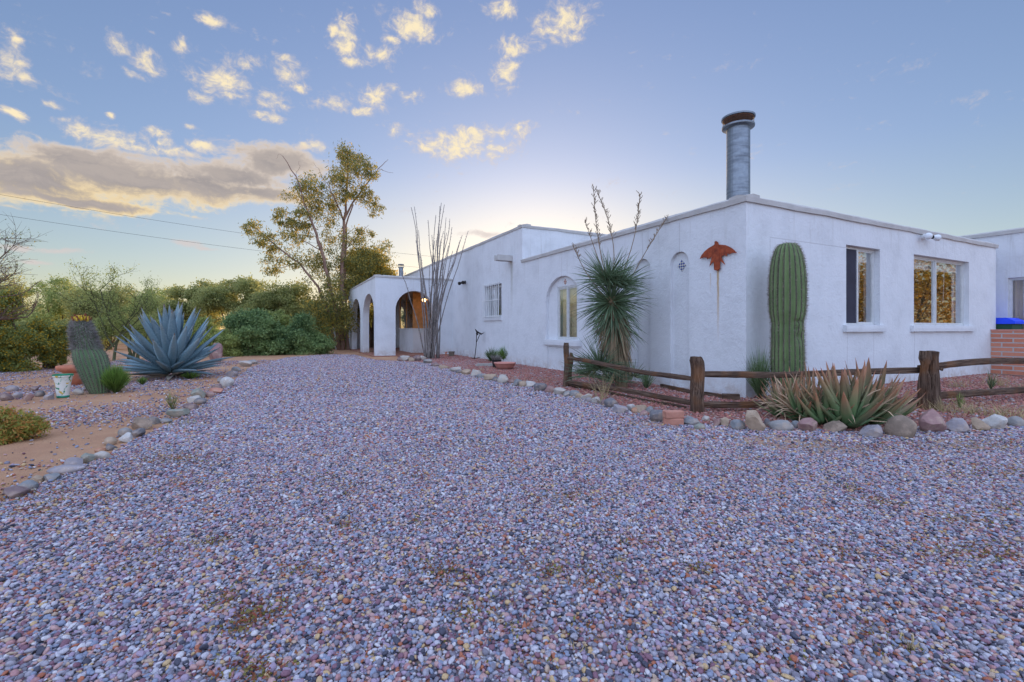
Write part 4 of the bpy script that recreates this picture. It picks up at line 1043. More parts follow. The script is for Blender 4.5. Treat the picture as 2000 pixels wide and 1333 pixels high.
M['bark'] = mat_mottle('tree_bark', (0.15, 0.10, 0.075), 0.9, 6, 0.35, 0.7, 24, 0.02)
M['bark_euc'] = mat_mottle('peeling_bark', (0.27, 0.165, 0.12), 0.85, 3, 0.4, 0.5, 14, 0.02)
M['bark_green'] = mat_mottle('green_bark', (0.10, 0.105, 0.05), 0.85, 6, 0.3, 0.3, 24, 0.01)
M['leaf_euc'] = mat_leaf('eucalyptus_leaf', [(0, (0.14, 0.17, 0.065)), (0.45, (0.27, 0.28, 0.10)), (0.75, (0.45, 0.37, 0.09)), (1, (0.66, 0.46, 0.10))], 0.58)
M['leaf_amber'] = mat_leaf('amber_leaf', [(0, (0.24, 0.24, 0.07)), (0.45, (0.52, 0.39, 0.07)), (0.75, (0.78, 0.50, 0.07)), (1, (0.36, 0.34, 0.10))], 0.62)
M['leaf_mesq'] = mat_leaf('mesquite_leaf', [(0, (0.17, 0.205, 0.075)), (0.5, (0.30, 0.33, 0.12)), (1, (0.48, 0.47, 0.17))], 0.58, big=0.5)
M['leaf_dark'] = mat_leaf('shrub_leaf', [(0, (0.07, 0.13, 0.055)), (0.5, (0.15, 0.245, 0.095)), (1, (0.29, 0.38, 0.14))], 0.42, big=0.8)
M['leaf_pale'] = mat_leaf('pale_shrub_leaf', [(0, (0.18, 0.235, 0.08)), (0.5, (0.31, 0.37, 0.12)), (1, (0.47, 0.51, 0.17))], 0.55, big=0.8)
M['leaf_yel'] = mat_leaf('flowering_leaf', [(0, (0.15, 0.195, 0.06)), (0.55, (0.28, 0.32, 0.09)), (0.74, (0.40, 0.39, 0.11)), (0.80, (0.55, 0.36, 0.03)), (1, (0.66, 0.42, 0.04))], 0.35)
M['leaf_low'] = mat_leaf('low_shrub_leaf', [(0, (.20, .26, .06)), (.45, (.38, .38, .09)), (.7, (.52, .32, .08)), (1, (.58, .24, .08))], .5)
M['leaf_gold'] = mat_leaf('golden_leaf', [(0, (0.14, 0.10, 0.02)), (0.5, (0.55, 0.33, 0.04)), (1, (0.85, 0.52, 0.06))], 0.45)
M['leaf_broom'] = mat_leaf('broom_leaf', [(0, (0.06, 0.12, 0.02)), (0.5, (0.12, 0.22, 0.035)), (1, (0.22, 0.33, 0.07))], 0.4)

def bushy(name, label, cat, px, Y, top, wpx, dens=1.0, mat='leaf_mesq', group=None, L=0.13, Wd=0.07, base_frac=0.0, seed=1, trunk='bark', nclump=20, depth=0.9, tight=0.30):
    rr = random.Random(seed); r = np.random.default_rng(seed)
    cx = (px - 1000) / F * Y; zt = H - (top - HZ) * Y / F; hw = wpx * Y / F / 2 * math.cos(math.atan2(cx, Y))
    root = empty(name, (cx, Y, 0)); tag(root, label, cat, group)
    mb = MB(); cl = []
    for k in range(nclump):
        a = rr.uniform(0, 2 * PI); q = math.sqrt(rr.uniform(0, 1)); zc = rr.uniform(base_frac, 1.0)
        dome = math.sqrt(max(0.05, 1 - (q * 0.95) ** 2)) if base_frac > 0.05 or zc > 0.4 else 1.0
        c = Vector((hw * 0.8 * q * math.cos(a), hw * depth * 0.8 * q * math.sin(a), zt * (base_frac + (0.86 - base_frac) * (zc * dome))))
        rad = hw * rr.uniform(0.24, 0.42)
        cl.append(((c.x, c.y, max(rad * 0.45, c.z)), (rad, rad, rad * 0.75), int(900 * dens * (rad / (hw * .33)) ** 2)))
        if k < 9: limb(mb, (rr.uniform(-.15, .15), rr.uniform(-.15, .15), -0.1), c, max(0.025, zt * 0.016), 0.012, 0.18, rr)
    mb.build('trunk', M[trunk], root)
    foliage('crown', root, clump_points(cl, r, 16, tight), L, Wd, M[mat], seed + 50)
    return root

# mesquites and shrubs at the end of the drive
bg_g = 'mesquite trees behind the garden'
bushy('mesquite_tree', 'mesquite with rounded grey green crown left of the tall eucalyptus', 'tree', 548, 27, 528, 135, 1.6, 'leaf_mesq', bg_g, seed=11, base_frac=.25)
bushy('mesquite_tree', 'tallest dense mesquite crown, above the dark green shrubs', 'tree', 462, 28, 506, 150, 1.7, 'leaf_mesq', bg_g, seed=12, base_frac=.25)
bushy('mesquite_tree', 'mesquite behind the right tips of the blue agave', 'tree', 378, 29, 524, 145, 1.6, 'leaf_mesq', bg_g, seed=13, base_frac=.2)
bushy('mesquite_tree', 'lower pale mesquite behind the middle of the blue agave', 'tree', 300, 31, 534, 150, 1.6, 'leaf_pale', bg_g, seed=14, base_frac=.15)
bushy('mesquite_tree', 'distant mesquite behind the thin palo verde', 'tree', 205, 33, 540, 180, 1.6, 'leaf_mesq', bg_g, seed=15, base_frac=.1)
bushy('mesquite_tree', 'distant mesquite behind the barrel cactus', 'tree', 95, 34, 536, 200, 1.6, 'leaf_pale', bg_g, seed=16, base_frac=.1)
bushy('mesquite_tree', 'distant mesquite at the left edge behind the yellow shrub', 'tree', -20, 33, 520, 210, 1.6, 'leaf_mesq', bg_g, seed=17, base_frac=.1)
bushy('mesquite_tree', 'dark mesquite low against the foot of the eucalyptus', 'tree', 612, 29, 545, 120, 1.6, 'leaf_dark', bg_g, seed=18, base_frac=.1)
bushy('green_shrub', 'large dense dark green shrub right of the blue agave', 'shrub', 490, 20.5, 588, 130, 1.9, 'leaf_dark', 'green shrubs at the end of the drive', 0.11, 0.06, 0, 21, nclump=22)
bushy('green_shrub', 'low dark green shrub at the foot of the eucalyptus', 'shrub', 592, 21, 612, 115, 1.8, 'leaf_dark', 'green shrubs at the end of the drive', 0.11, 0.06, 0, 22, nclump=20)
bushy('green_shrub', 'paler green shrub directly beside the agave tips', 'shrub', 434, 19.5, 606, 80, 1.7, 'leaf_pale', 'green shrubs at the end of the drive', 0.10, 0.055, 0, 23, nclump=16)
bushy('green_shrub', 'pale green shrub rising behind the dark shrubs', 'shrub', 540, 23.5, 575, 90, 1.4, 'leaf_pale', 'green shrubs at the end of the drive', 0.11, 0.06, 0.1, 24, nclump=16)
bushy('amber_tree', 'bushy amber leaved tree behind the porch roof', 'tree', 728, 28.5, 446, 124, 1.7, 'leaf_amber', None, 0.17, 0.075, 0.28, 31, nclump=26, tight=.36)
bushy('desert_shrub', 'yellowish shrub seen through the porch arch', 'shrub', 722, 34, 540, 120, 2.0, 'leaf_amber', 'shrubs beyond the porch', seed=32)
bushy('desert_shrub', 'green shrub beyond the far end of the porch', 'shrub', 800, 36, 540, 130, 2.0, 'leaf_mesq', 'shrubs beyond the porch', seed=33)
for (px, Y, top, wpx, sd_, lb) in ((130, 24, 612, 130, 61, 'low olive brush behind the barrel cactus and wispy tree'), (215, 26, 606, 120, 62, 'low olive brush at the foot of the wispy tree'), (300, 25, 604, 130, 63, 'low olive brush directly behind the blue agave'), (385, 24.5, 600, 110, 64, 'low olive brush between agave tips and green shrubs'), (40, 24, 612, 130, 65, 'low olive brush at the far left behind yellow shrubs'), (650, 27, 600, 70, 66, 'low olive brush around the eucalyptus foot')):
    bushy('desert_shrub', lb, 'shrub', px, Y, top, wpx, 1.4, 'leaf_mesq' if sd_ % 2 else 'leaf_pale', 'low brush under the mesquites', .1, .05, 0, sd_, nclump=16)
# left garden
bushy('flowering_shrub', 'yellow flecked shrub filling the left edge', 'shrub', 8, 12.5, 540, 150, 2.4, 'leaf_yel', 'yellow flowering shrubs on the left', 0.06, 0.035, 0.0, 41, nclump=24, tight=.36)
bushy('flowering_shrub', 'yellow flecked shrub directly behind the barrel cactus', 'shrub', 98, 13.5, 558, 110, 1.9, 'leaf_yel', 'yellow flowering shrubs on the left', 0.06, 0.035, 0.0, 42, nclump=20, tight=.36)
bushy('flowering_shrub', 'yellow flecked shrub just outside the left edge', 'shrub', -110, 11.5, 545, 150, 1.6, 'leaf_yel', 'yellow flowering shrubs on the left', 0.06, 0.035, 0.0, 43, nclump=20)
bushy('low_shrub', 'low green and rust shrub at the left edge of the soil', 'shrub', 14, 4.75, 772, 170, 0.55, 'leaf_low', None, 0.05, 0.016, 0, 44, nclump=14, tight=.4)
bushy('palo_verde', 'wispy green tree between barrel cactus and agave', 'tree', 262, 17.5, 585, 95, 0.45, 'leaf_pale', 'wispy trees behind the garden', 0.06, 0.03, 0.25, 45, 'bark_green', 14, tight=.4)
# golden trees east of the house, seen in the window glass
GT = ((27, 17, 6.5, 6.5, 'golden flowering tree nearest the east wing'), (29, 11.5, 7, 6.5, 'golden flowering tree mirrored in the wide window'), (27, 6.5, 6, 6, 'low golden flowering tree mirrored in the narrow window'), (35, 9, 8, 8, 'tall golden flowering tree behind the others'), (30, 1.5, 6.5, 6, 'golden flowering tree beside the road'), (36, 17, 8, 8, 'tall golden tree behind the east wing'))
for i, (v_, u_, hh, ww, lb_) in enumerate(GT):
    p_ = Vector((v_, u_, 0)); rr = random.Random(70 + i); r = np.random.default_rng(70 + i)
    root = empty('palo_verde', p_); tag(root, lb_, 'tree', 'golden trees east of the house')
    mb = MB(); cl = []
    for k in range(16):
        a = rr.uniform(0, 2 * PI); q = math.sqrt(rr.random()); c = Vector((ww * .42 * q * math.cos(a), ww * .42 * q * math.sin(a), hh * rr.uniform(.25, .9) * (1 - .2 * q)))
        cl.append((tuple(c), ww * .17, 420)); 
        if k < 9: limb(mb, (0, 0, -.1), c, .1, .02, .15, rr)
    mb.build('trunk', M['bark_green'], root); foliage('crown', root, clump_points(cl, r, 16), .2, .11, M['leaf_gold'], 90 + i)

# tall eucalyptus ------------------------------------------------------------
Ye = 25.5; root = empty('eucalyptus_tree', G(668, 683.6)); tag(root, 'tall open eucalyptus with bare reddish trunks beside the porch', 'tree')
Ye = root.location.y; rr = random.Random(5); r = np.random.default_rng(5)
def E(px, py, dy=0.0): return P(px, py, Ye + dy) - root.location
mb = MB()
def limbs(pts, r0, r1):
    q = [E(*p) for p in pts]; out = []; r0 *= .62; r1 *= .8
    for a, b in zip(q, q[1:]):
        for k in range(3): out.append(a.lerp(b, k / 3) + Vector((rr.uniform(-1, 1), rr.uniform(-1, 1), rr.uniform(-1, 1))) * 0.04)
    out.append(q[-1]); n = len(out)
    mb.tube(out, [r0 + (r1 - r0) * i / (n - 1) for i in range(n)], 7)
limbs([(668, 690), (668, 640, 0), (668, 560, .3), (668, 500, .5), (672, 430, .6), (678, 380, .4), (680, 330, .2), (678, 290, 0)], 0.24, 0.025)
limbs([(664, 690), (658, 620, -.3), (640, 540, -.6), (628, 490, -.9), (612, 440, -1.1), (596, 400, -1.2), (578, 345, -1.3), (552, 305, -1.3)], 0.20, 0.02)
limbs([(640, 540, -.6), (626, 480, .1), (606, 430, .5), (585, 395, .8)], 0.08, 0.02)
limbs([(672, 430, .6), (690, 395, 1.0), (716, 360, 1.3), (740, 330, 1.5), (758, 312, 1.5)], 0.10, 0.012)
limbs([(740, 330, 1.5), (752, 334, 1.6), (768, 338, 1.6)], 0.02, 0.008)
limbs([(672, 430, .6), (662, 405, 0), (648, 375, -.4), (636, 355, -.6)], 0.08, 0.02)
limbs([(680, 690), (676, 600, .8), (674, 520, 1.0), (676, 440, 1.0), (690, 400, 1.2)], 0.15, 0.04)
limbs([(655, 640, 0), (620, 560, -1.0), (585, 515, -1.6), (545, 485, -1.9), (505, 450, -2.1), (488, 440, -2.2)], 0.12, 0.015)
limbs([(585, 515, -1.6), (560, 520, -1.8), (530, 525, -2)], 0.04, 0.012)
limbs([(628, 490, -.9), (590, 470, -1.4), (560, 425, -1.5)], 0.05, 0.012)
limbs([(680, 330, .2), (695, 310, .5), (705, 297, .6)], 0.03, 0.01); limbs([(668, 500, .5), (690, 470, 1.2), (720, 440, 1.6)], 0.05, 0.012)
limbs([(552, 305, -1.3), (545, 300, -1.3), (540, 310, -1.4)], .012, .006); limbs([(578, 345, -1.3), (585, 325, -1.2), (584, 315, -1.1)], .015, .006)
limbs([(640, 372, -.5), (622, 330, -.6), (612, 318, -.6)], .02, .006)
limbs([(664, 690), (652, 660, .2), (648, 640, .3)], .16, .05)
mb.build('trunk', M['bark_euc'], root, smooth=True)
ec = []
for (px, py, hw_, hh_, dy_, n) in [(690, 300, 26, 18, 0.1, 420), (672, 330, 34, 26, -.2, 620), (706, 335, 26, 24, .6, 420), (650, 345, 22, 18, -.6, 260), (668, 380, 24, 22, .2, 360), (700, 375, 22, 18, .9, 300), (725, 388, 18, 18, 1.3, 260),
                                   (610, 362, 26, 20, -1.0, 330), (590, 385, 28, 24, -.8, 420), (628, 385, 24, 26, -.3, 380), (566, 420, 22, 16, -1.5, 250), (600, 425, 26, 18, -1.0, 330), (640, 418, 22, 22, 0, 300), (574, 442, 20, 14, -1.3, 220), (545, 428, 12, 10, -1.5, 90),
                                   (498, 446, 18, 16, -2.1, 200), (520, 470, 24, 16, -2.0, 260), (545, 495, 24, 18, -1.9, 250), (528, 520, 18, 16, -2.0, 180), (565, 470, 26, 16, -1.6, 220), (590, 455, 16, 14, -1.2, 130), (575, 510, 16, 14, -1.7, 130),
                                   (655, 455, 26, 20, .4, 260), (690, 468, 26, 22, 1.2, 330), (715, 455, 18, 14, 1.5, 180), (640, 500, 32, 28, .3, 460), (610, 505, 22, 20, -.6, 240), (660, 540, 36, 30, .6, 620), (690, 520, 30, 26, 1.0, 460), (625, 560, 34, 28, -.8, 520), (650, 595, 40, 30, -.4, 700), (620, 615, 34, 26, -1.0, 460), (672, 630, 26, 24, -.8, 380), (700, 560, 26, 26, 1.2, 380), (735, 335, 10, 14, 1.4, 50), (735, 410, 14, 12, 1.4, 110), (715, 500, 30, 26, 1.6, 420), (745, 490, 24, 22, 1.8, 300), (690, 590, 28, 30, .8, 420), (640, 640, 30, 26, -.8, 420), (745, 520, 24, 20, 1.8, 280), (712, 540, 24, 22, 1.4, 260)]:
    c = E(px, py, dy_); s_ = Ye / F; ec.append((tuple(c), (hw_ * s_, hw_ * s_ * 0.9, hh_ * s_), int(n * 2.4)))
foliage('crown', root, clump_points(ec, r, 13, .27), 0.17, 0.05, M['leaf_euc'], 6, droop=0.9)

# sparse twiggy trees -----------------------------------------------------
def twiggy(name, label, base, trunks, seed, mat, leafmat, levels=4, nleaf=2600, L=0.07, group=None, spine=0, spread=0.6, droopy=0.0, ext=2):
    rr = random.Random(seed); root = empty(name, base); tag(root, label, 'tree', group); mb = MB(); tips = []
    def grow(p, d, ln, rad, lv):
        k = 4; pts = [p]; dd = d.copy()
        for i in range(k):
            dd = (dd + Vector((rr.gauss(0, .12), rr.gauss(0, .12), rr.gauss(0.02 - droopy, .10)))).normalized(); pts.append(pts[-1] + dd * ln / k)
        mb.tube(pts, [rad * (1 - .55 * i / k) for i in range(k + 1)], 5 if lv > 1 else 4, False)
        if lv <= 2:
            for q in pts[1:]: tips.append(q)
        if lv > 0:
            for i in range(1, k + 1):
                for _ in range(ext if i > 1 else 1):
                    if rr.random() < 0.82:
                        a = Vector((rr.gauss(0, 1), rr.gauss(0, 1), rr.gauss(.25, .8))).normalized()
                        grow(pts[i], (dd * (1 - spread) + a * spread).normalized(), ln * rr.uniform(.42, .7), rad * .45, lv - 1)
    for (p, d, ln, rad) in trunks: grow(Vector(p), Vector(d).normalized(), ln, rad, levels)
    mb.build('trunk', M[mat], root)
    if tips and nleaf:
        r = np.random.default_rng(seed); t = np.array([tuple(q) for q in tips]); ii = r.integers(0, len(t), nleaf)
        foliage('crown', root, t[ii] + r.normal(0, .07, (nleaf, 3)), L, L * .45, M[leafmat], seed + 1)
    return root
b_ = G(222, 705)
twiggy('palo_verde', 'thin leafy palo verde with slender trunk behind the barrel cactus', b_, [((0, 0, -.1), (-.05, 0, 1), 1.5, .055), ((0, 0, .5), (-.75, .1, .9), 1.8, .035), ((0, 0, .6), (.5, .2, 1), 1.4, .03), ((0, 0, 1.1), (-.1, -.2, 1), 1.5, .035)], 3, 'bark_green', 'leaf_pale', 3, 5200, .07, 'wispy trees behind the garden')
bx_ = P(-125, 700, 10.5); bx_.z = 0
twiggy('thorn_tree', 'bare thorny tree reaching in from the left edge', bx_, [((0, 0, -.1), (.05, 0, 1), 2.0, .07), ((0.1, 0, 1.5), (.55, .05, .75), 1.3, .035), ((0.1, 0, 1.7), (.7, -.1, .45), 1.2, .03), ((.1, 0, 2.2), (.45, .1, .9), 1.2, .03), ((.1, 0, 1.2), (.8, .1, .35), 1.1, .03)], 8, 'bark', 'leaf_yel', 3, 900, .05, None, spread=.5)

# ------------------------------------------------------------------ blue agave
ag = G(335, 738); M['agave'] = mat_along('agave_skin', [(0, (0.22, 0.27, 0.25)), (0.15, (0.14, 0.235, 0.27)), (0.8, (0.19, 0.295, 0.34)), (0.95, (0.24, 0.28, 0.27)), (1, (0.16, 0.08, 0.05))], 0.72, 0.28, bands=0.6)
mb = MB(); rr = random.Random(4)
N_ = 78
for k in range(N_):
    t = k / (N_ - 1); a = k * 2.39996 + rr.uniform(-.15, .15)
    elv = R(8 + 77 * t ** 1.1) + rr.uniform(-.08, .08)
    d = Vector((math.cos(a) * math.cos(elv), math.sin(a) * math.cos(elv), math.sin(elv)))
    Ln = (1.06 + 0.34 * math.sin(PI * 0.5 * min(1, t * 1.2))) * rr.uniform(.88, 1.1)
    mb.fatleaf((d.x * .12, d.y * .12, .12 + .22 * t), d, Ln, 0.205 * rr.uniform(.8, 1.1), 0.045, curl=.18 - .30 * (t < .25) + rr.uniform(-.12, .12), twist=rr.uniform(-.25, .25), neck=.62, peak=.42)
o = mb.build('blue_agave', M['agave'], smooth=True, attr=True); o.location = ag; tag(o, 'big blue grey agave rosette beside the drive', 'agave')
mb = MB()
for k in range(10):
    a = rr.uniform(0, 6.28); d = Vector((math.cos(a), math.sin(a), rr.uniform(-.05, .25)))
    mb.fatleaf((d.x * .15, d.y * .15, .06), d, rr.uniform(.7, 1.1), .12, .02, curl=-.15, neck=.6)
mb.build('dry_leaves', mat_along('dry_agave', [(0, (.30, .24, .17)), (.6, (.25, .22, .18)), (1, (.12, .08, .05))], .8, .3), o, attr=True)

# ------------------------------------------------------------------ aloe clump
al = G(1660, 838); M['aloe'] = mat_along('aloe_skin', [(0, (0.09, 0.18, 0.075)), (0.35, (0.13, 0.20, 0.085)), (0.60, (0.23, 0.195, 0.10)), (0.82, (0.34, 0.18, 0.095)), (1, (0.36, 0.13, 0.07))], 0.45, 0.3)
M['aloe_dry'] = mat_along('dry_aloe', [(0, (0.22, 0.15, 0.09)), (0.4, (0.45, 0.31, 0.20)), (1, (0.58, 0.40, 0.26))], 0.8, 0.35)
root = empty('aloe_clump', al); tag(root, 'spiky green and rust aloe clump behind the border rocks', 'aloe')
mb = MB(); md = MB(); rr = random.Random(14); k_ = al.y / F
def rosette(px, py, n, size, wid, lean, dry):
    c = G(px, py) - al; c.z = 0
    for k in range(n):
        t = k / max(1, n - 1); a = k * 2.39996 + rr.uniform(-.3, .3); elv = R(22 + 55 * t + rr.uniform(-8, 8))
        d = Vector((math.cos(a) * math.cos(elv) + lean, math.sin(a) * math.cos(elv) * .9, math.sin(elv)))
        mb.fatleaf(c + Vector((math.cos(a) * .05, math.sin(a) * .05, .02 + .08 * t)), d, size * rr.uniform(.75, 1.15), wid * rr.uniform(.8, 1.15), .022, curl=rr.uniform(.25, .75), seg=8, neck=.95, peak=.12, twist=rr.uniform(-.15, .15))
    for k in range(dry):
        a = rr.uniform(0, 6.28); elv = R(rr.uniform(0, 70)); d = Vector((math.cos(a) * math.cos(elv), math.sin(a) * math.cos(elv), math.sin(elv)))
        md.blade(c + d * .08 + Vector((0, 0, .1)), d, size * rr.uniform(.5, .95), .022, rr.uniform(-.4, 1.6), 5, rr.uniform(0, 3))
rosette(1655, 838, 26, .68, .125, 0, 14); rosette(1700, 832, 20, .64, .12, .15, 10); rosette(1608, 833, 18, .52, .08, -.05, 22); rosette(1742, 822, 12, .42, .065, .25, 8)
rosette(1565, 826, 18, .50, .065, -.1, 70); rosette(1530, 818, 16, .50, .055, -.2, 60); rosette(1590, 812, 16, .56, .06, 0, 80); rosette(1640, 815, 14, .62, .08, 0, 45); rosette(1550, 806, 14, .52, .05, -.1, 70); rosette(1690, 815, 12, .6, .08, .1, 8)
mb.build('green_leaves', M['aloe'], root, smooth=True, attr=True); md.build('dry_leaves', M['aloe_dry'], root, attr=True, normals=False)

# ------------------------------------------------------------------ saguaro
def ribbed(name, parent, prof, ribs, depth, mat, axis=None, n_sub=6, scar=None):
    mb = MB(); n = ribs * n_sub; rings = []
    for i, (r0, z) in enumerate(prof):
        ring = []
        ctr = axis(z) if axis else Vector((0, 0, z))
        for j in range(n):
            a = 2 * PI * j / n; ph = (j % n_sub) / n_sub; rg = abs(math.cos(PI * ph)) ** 1.0
            a_w = a + .035 * noise.noise((z * 1.6, math.cos(a) * 2, math.sin(a) * 2)); rr_ = r0 * (1 - depth + depth * rg) * (1 + .02 * noise.noise((math.cos(a) * 2, math.sin(a) * 2, z * 2)))
            if scar: rr_ *= scar(a, z)
            ring.append(mb.add(ctr + Vector((rr_ * math.cos(a_w), rr_ * math.sin(a_w), 0)), rg))
        rings.append(ring)
    for a, b in zip(rings, rings[1:]):
        for j in range(n): mb.face(a[j], a[(j + 1) % n], b[(j + 1) % n], b[j])
    mb.face(*rings[-1]); mb.face(*reversed(rings[0]))
    return mb.build(name, mat, parent, smooth=True, attr=True)
def spines(name, parent, prof, ribs, mat, step, nsp, ln, axis=None, wid=.0025, seed=0, scar=None):
    mb = MB(); rr = random.Random(seed)
    for i in range(ribs):
        a = 2 * PI * i / ribs; z = prof[0][1]
        while z < prof[-1][1]:
            for (r0, z0), (r1, z1) in zip(prof, prof[1:]):
                if z0 <= z <= z1: rad = r0 + (r1 - r0) * (z - z0) / max(1e-6, z1 - z0)
            if scar: rad *= scar(a, z)
            c = (axis(z) if axis else Vector((0, 0, z))) + Vector((rad * math.cos(a), rad * math.sin(a), 0))
            for k in range(nsp):
                d = Vector((math.cos(a) * .8 + rr.gauss(0, .55), math.sin(a) * .8 + rr.gauss(0, .55), rr.gauss(.05, .6)))
                mb.blade(c, d, ln * rr.uniform(.5, 1.2), wid, .0, 1, rr.uniform(0, 3))
            z += step * rr.uniform(.8, 1.2)
    return mb.build(name, mat, parent, normals=False)
def mk_cactus(name, g1, g2, rid):
    m, t = new_mat(name); at = t.add('ShaderNodeAttribute', attribute_name='along'); v = objc(t)
    n = t.noise(t.mapping(v, (1, 1, .6)), 4, 4, .6)
    c = t.ramp(n, [(0.3, g1), (0.7, g2)])
    c = t.mix(t.sstep(at.outputs['Fac'], .80, .97, 0, .85), c, rid)
    z = t.sep(v)[2]
    c = t.mix(t.math('MULTIPLY', t.sstep(t.noise(v, 11, 4, .7), .62, .7), t.sstep(z, 1.5, .2, 0, .9)), c, (.16, .12, .07))
    setc(t, c); bump(t, t.noise(v, 60, 3), .25, .006); t.b.inputs['Roughness'].default_value = .6; return m
M['saguaro'] = mk_cactus('saguaro_skin', (0.11, 0.165, 0.065), (0.19, 0.265, 0.105), (0.05, 0.04, 0.035))
M['spine'] = mat_mottle('cactus_spine', (0.27, 0.215, 0.175), .7, 5, .3)
Ys = 7.35; sx = (1538 - 1000) / F * Ys
root = empty('saguaro_cactus', (sx, Ys, 0)); tag(root, 'stout ribbed saguaro standing against the white front wall', 'cactus')
ztop = H - (475 - HZ) * Ys / F; k_ = Ys / F
prof = [(.21, -.05), (.245, .15), (.262, .42), (.27, .62), (.268, .78), (.262, .95), (.262, 1.12), (.255, 1.23), (.268, 1.30), (.292, 1.42), (.30, 1.55), (.304, 1.75), (.298, 1.95), (.282, 2.12), (.255, 2.28), (.205, 2.42), (.14, 2.5), (.06, ztop - .005), (.01, ztop)]
def scar(a, z):
    s = 1.0
    for (a0, z0, da, dz, k) in ((-1.25, 1.04, .30, .09, .24), (-1.35, 1.27, .42, .03, .14), (-1.5, 1.16, .22, .03, .16), (-2.3, .62, .2, .04, .08)):
        q = ((math.atan2(math.sin(a - a0), math.cos(a - a0)) / da) ** 2 + ((z - z0) / dz) ** 2)
        s -= k * math.exp(-q * 1.5)
    return s
prof = [(r * .87, z) for r, z in prof]
fine = []
for (r0, z0), (r1, z1) in zip(prof, prof[1:]):
    for k in range(4): fine.append((r0 + (r1 - r0) * k / 4, z0 + (z1 - z0) * k / 4))
fine.append(prof[-1])
ribbed('stem', root, fine, 19, .13, M['saguaro'], scar=scar); spines('spines', root, fine[4:], 19, M['spine'], .028, 8, .052, wid=.0038, seed=3, scar=scar)

# ------------------------------------------------------------------ leaning barrel cactus
bb = G(184, 768); root = empty('barrel_cactus', bb); tag(root, 'leaning ribbed barrel cactus crowned with yellow fruit', 'cactus')
kb = bb.y / F
BX = [(0, .095), (.23, .04), (.46, -.03), (.69, -.11), (.83, -.17), (.92, -.20), (1.10, -.25), (1.24, -.28), (1.40, -.29)]
def bax(z):
    for (z0, x0), (z1, x1) in zip(BX, BX[1:]):
        if z <= z1: break
    t = (z - z0) / (z1 - z0); return Vector((x0 + (x1 - x0) * t, .04 * z, z))
prof2 = [(.125, -.03), (.16, .08), (.20, .25), (.228, .42), (.242, .55), (.24, .66), (.222, .75), (.185, .82), (.168, .87), (.166, .95), (.158, 1.06), (.142, 1.17), (.115, 1.26), (.07, 1.315), (.02, 1.335)]
fine = []
for (r0, z0), (r1, z1) in zip(prof2, prof2[1:]):
    for k in range(3): fine.append((r0 + (r1 - r0) * k / 3, z0 + (z1 - z0) * k / 3))
fine.append(prof2[-1])
M['barrel'] = mk_cactus('barrel_skin', (0.085, 0.145, 0.07), (0.16, 0.235, 0.115), (0.07, 0.055, 0.05))
ribbed('stem', root, fine, 22, .16, M['barrel'], axis=bax)
spines('spines', root, [q for q in fine if q[1] < .8], 22, M['spine'], .035, 5, .055, axis=bax, wid=.004, seed=5)
spines('crown_spines', root, [q for q in fine if q[1] > .78], 22, mat_mottle('grey_spine', (.25, .23, .21), .7, 5, .5), .022, 8, .085, axis=bax, wid=.008, seed=6)
mb = MB(); rr = random.Random(3)
for k in range(26):
    a = k * 2.4; q = .03 + .075 * math.sqrt(k / 26); c = bax(1.33) + Vector((q * math.cos(a), q * math.sin(a), -q * q * 5 + rr.uniform(-.01, .015)))
    mb.tube([c, c + Vector((0, 0, .03)), c + Vector((.01, 0, .06)), c + Vector((.01, 0, .08))], [.016, .026, .02, .008], 8)
mb.build('fruit', mat_mottle('yellow_fruit', (.55, .36, .02), .5, 9, .3), root, smooth=True)
mb = MB()
for k in range(22):
    a = k * 2.4 + .5; q = .04 + .085 * math.sqrt(k / 22); c = bax(1.33) + Vector((q * math.cos(a), q * math.sin(a), .03 - q * q * 4 + rr.uniform(-.01, .02))); mb.tube([c, c + Vector((.02 * math.cos(a), .02 * math.sin(a), .07))], [.014, .005], 6)
mb.build('dry_flowers', mat_mottle('dry_flower', (.20, .06, .03), .8, 9, .3), root)

# ------------------------------------------------------------------ soaptree yucca
yb = G(1212, 757); root = empty('yucca', yb); tag(root, 'tall shaggy yucca with a spiky green head by the white wall', 'yucca'); ky = yb.y / F
Yy = yb.y
def Q(px, py, dy=0): return P(px, py, Yy + dy) - yb
M['yleaf'] = mat_along('yucca_leaf', [(0, (0.28, 0.28, 0.16)), (.2, (0.12, 0.175, 0.09)), (.85, (0.125, 0.185, 0.105)), (1, (.20, .14, .08))], .5, .4)
M['ydry'] = mat_along('dry_yucca', [(0, (.25, .17, .10)), (.5, (.36, .27, .17)), (1, (.28, .19, .11))], .85, .35)
M['stalk'] = mat_mottle('dry_stalk', (.26, .19, .13), .85, 8, .3)
mb = MB(); mb.tube([Q(1214, 760), Q(1212, 720), Q(1204, 670), Q(1197, 620), Q(1194, 580)], [.13, .12, .115, .12, .11], 12, True, .3, 1.0); mb.build('trunk', M['ydry'], root)
mb = MB(); rr = random.Random(21); hc = Q(1194, 582)
for (hx, hy, n, ulo, ln) in ((1194, 592, 470, -.55, .74), (1186, 550, 300, -.05, .68), (1206, 562, 200, .0, .70)):
    hc = Q(hx, hy)
    for k in range(n):
        u_ = rr.uniform(ulo, 1.0); a = rr.uniform(0, 2 * PI); s_ = math.sqrt(max(0, 1 - u_ * u_)); d = Vector((s_ * math.cos(a), s_ * math.sin(a), u_))
        mb.blade(hc + d * .05, d, ln * rr.uniform(.6, 1.22), .021 * rr.uniform(.8, 1.2), rr.choice((.1, .25, .45, .8)), 4, rr.uniform(0, 3))
